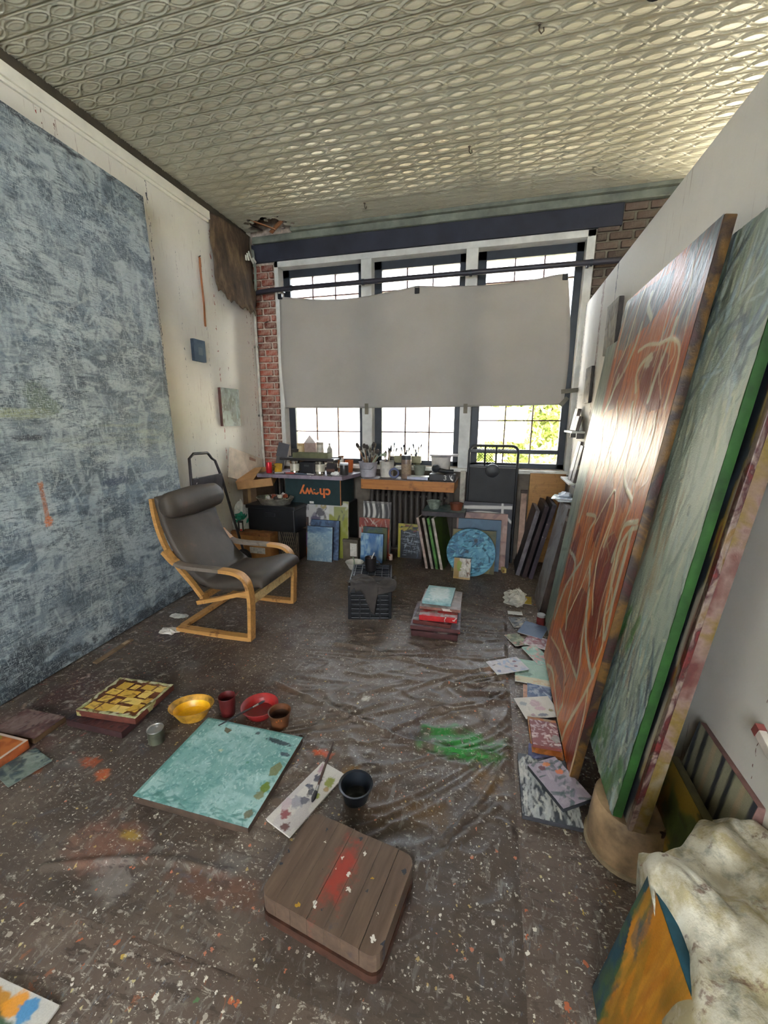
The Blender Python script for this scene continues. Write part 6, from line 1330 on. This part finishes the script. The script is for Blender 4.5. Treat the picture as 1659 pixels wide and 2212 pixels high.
# ---- near-right pile: canvases under the white rag
P = Paint(.55, .45, 130, (190, 122, 24), 331); P.cloud((206, 140, 40), 4, 10, .45, .6, .7, 1); P.strokes(90, .3, .02, pi/2, .1, [(200, 130, 30), (150, 110, 36), (214, 150, 50), (170, 100, 24)], .6); P.strokes(30, .2, .03, pi/2, .15, [(120, 110, 40)], .5); P.poly([(0, 0), (.07, 0), (.05, .2), (.012, .33), (.02, .45), (0, .45)], (24, 66, 78), .97); P.strokes(30, .1, .02, pi/2, .3, [(80, 110, 60), (30, 80, 96)], .6, (0, .08, 0, .45))
canvas('ochre and teal canvas leaning under the white rag', P, .03, lean(.352, .675, .55, 180, 11, .03), (28, 70, 84), None)
P = abst(.55, .44, (30, 84, 110), [(40, 100, 124), (30, 60, 70), (120, 160, 160)], 332, 60, 40); canvas('deep blue canvas behind the ochre one', P, .03, lean(.415, .72, .55, 180, 8, .03), (30, 72, 84), None)
for k, (x, c) in enumerate([(.56, (150, 130, 110)), (.66, (110, 90, 80))]):
    canvas(['tan canvas behind the deep blue one under the rag', 'dusky canvas nearest the partition under the rag'][k], abst(.5, .43, c, [c, tuple(np.array(c)*.8)], 340+k, 30, 20), .03, lean(x, .85, .5, 180, 4, .03), (120, 110, 96), None, group='canvases under the white rag')
def white_rag():
    def fn(u, v):
        x = .418 + .352*v + .02*math.sin(u*11)*(1-v); y = .40 + (.58+.27*v+.03*math.sin(v*9+1))*u
        z = .452 + .06*math.sin(pi*min(1, v*1.1))*(.6+.4*math.sin(u*5+.5)) + .075*(nz(u*4+v*2, v*4, 3, 3)-.4) + .03*math.sin(u*16+v*8)*nz(u*3, v*3, 8) + .03*abs(nz(u*7-v*3, v*6+u*2, 19, 2)-.5)
        z += .012*(nz(u*13, v*11, 12, 2)-.5) + .04*math.exp(-((u-.62)/.12)**2)*v
        if v < .14: z -= (.14-v)*(.75+.35*math.sin(u*13))
        if u > .90: z -= (u-.90)*(.5+.5*v)
        x = min(x, XP-.008)
        if u > .75: x = max(x, .425+.10*(u-.75))
        return (x, y, z)
    vs, fs = rag_mesh(90, 50, fn)
    b = NB('rag_cotton'); o = b.ramp(b.noise(7, 5, .65), [(.3, (186, 178, 158)), (.55, (212, 206, 188)), (.75, (222, 218, 204))])
    o = b.mix(b.ramp(b.noise(9, 5, .7), [(.46, 0.0), (.60, .7)]), o, (158, 142, 92)); o = b.mix(b.ramp(b.noise(8, 5, .7, stretch=(1.2, 1, 1)), [(.50, 0.0), (.62, .75)]), o, (118, 120, 108)); o = b.mix(b.ramp(b.noise(14, 5, .7, stretch=(1, 1.4, 1)), [(.57, 0.0), (.65, .8)]), o, (116, 88, 76)); o = b.mix(b.ramp(b.noise(5, 3, .5, stretch=(1, 1.5, 1)), [(.64, 0.0), (.70, .8)]), o, (66, 70, 70)); o = b.splat(22, .10, .4, [(70, 74, 74), (150, 104, 92), (110, 114, 118), (140, 128, 84)], o, 6.0)
    b.set(o, .9, 0, .2); b.bump(b.noise(160, 4, .6), .4, .004)
    s = link('white_rag', me_from('white_rag', vs, fs, True), b.m); m = s.modifiers.new('t', 'SOLIDIFY'); m.thickness = .004
    tag(s, 'big paint stained white rag thrown over canvases', 'rag')
white_rag()
P = Paint(.34, .52, 90, (150, 146, 120), 350); 
for k in range(7): P.line([(.02+.05*k, 0), (.04+.05*k, .2), (.0+.055*k, .52)], .011, [(46, 50, 62), (40, 44, 50), (170, 150, 120)][k % 3], .95)
o = canvas('small striped black and cream canvas on the partition by the rag', P, .035, lean(.675, 1.335, .32, 180, 9, .035), (104, 76, 70), ((180, 170, 164), (90, 44, 40), (170, 160, 154)))
P = abst(.30, .40, (60, 74, 30), [(80, 90, 40), (44, 54, 30), (150, 120, 40)], 351, 40, 30); canvas('olive canvas below the red bordered painting', P, .03, lean(.62, 1.33, .24, 180, 6, .03), (60, 56, 30), None)
mb = MB(); mb.box((0, 0, 0), (.018, .26, .03), None, .003); o = mb.done('painted_stick', mat((206, 196, 184), .7, var=.15, spots=((120, 60, 60),)), None, (XP-.012, 1.10, .66), (.35, 0, 0)); tag(o, 'paint flecked white stick propped on the partition', 'stick')
m2 = MB(); m2.box((0, .135, 0), (.02, .02, .032)); m2.done('tip', mat((130, 70, 66), .7), o)

# ---- ceiling: black spot lamp and hook
lp = empty('spot_lamp', (.60, 2.60, ZC-.012)); tag(lp, 'black spot lamp on the ceiling at the top edge', 'lamp')
mb = MB(); mb.lathe([(0, 0), (.05, 0), (.05, -.02), (0, -.02)], seg=20); mb.done('base', Mk, lp, smooth=True)
mb = MB(); mb.tube([(0, 0, -.02), (0, 0, -.07)], .01, 8); mb.done('stem', Mk, lp)
mb = MB(); mb.lathe([(0, 0), (.03, 0), (.04, .03), (.055, .10), (.06, .12), (.056, .12), (.04, .05), (0, .04)], seg=22); mb.done('shade', Mk, lp, (0.0, -.03, -.07), (pi-.7, .3, 0), smooth=True)
mb = MB(); mb.lathe([(0, .07), (.025, .075), (.03, .09), (.02, .11), (0, .115)], seg=16); mb.done('bulb', mat((214, 208, 190), .2), lp, (0.0, -.03, -.07), (pi-.7, .3, 0), smooth=True)
for k, (x, y, r) in enumerate([(.099, 2.797, .0), (-.32, 3.72, .5), (-1.35, 4.32, 1.0)]):
    mb = MB(); mb.tube([(0, 0, 0), (.0, 0, -.03), (.012, .0, -.045), (.024, 0, -.035), (.022, 0, -.02)], .004, 6); o = mb.done('ceiling_hook', mat((70, 60, 46), .5), None, (x, y, ZC-.006), (0, 0, r)); tag(o, ['dark hook hanging from the tin near the lamp', 'little hook in the tin ceiling before the middle window', 'little hook in the tin ceiling near the left window'][k], 'hook')
    m2 = MB(); m2.lathe([(0, 0), (.012, 0), (.008, -.006), (0, -.006)], seg=10); m2.done('plate', mat((80, 70, 54), .5), o)
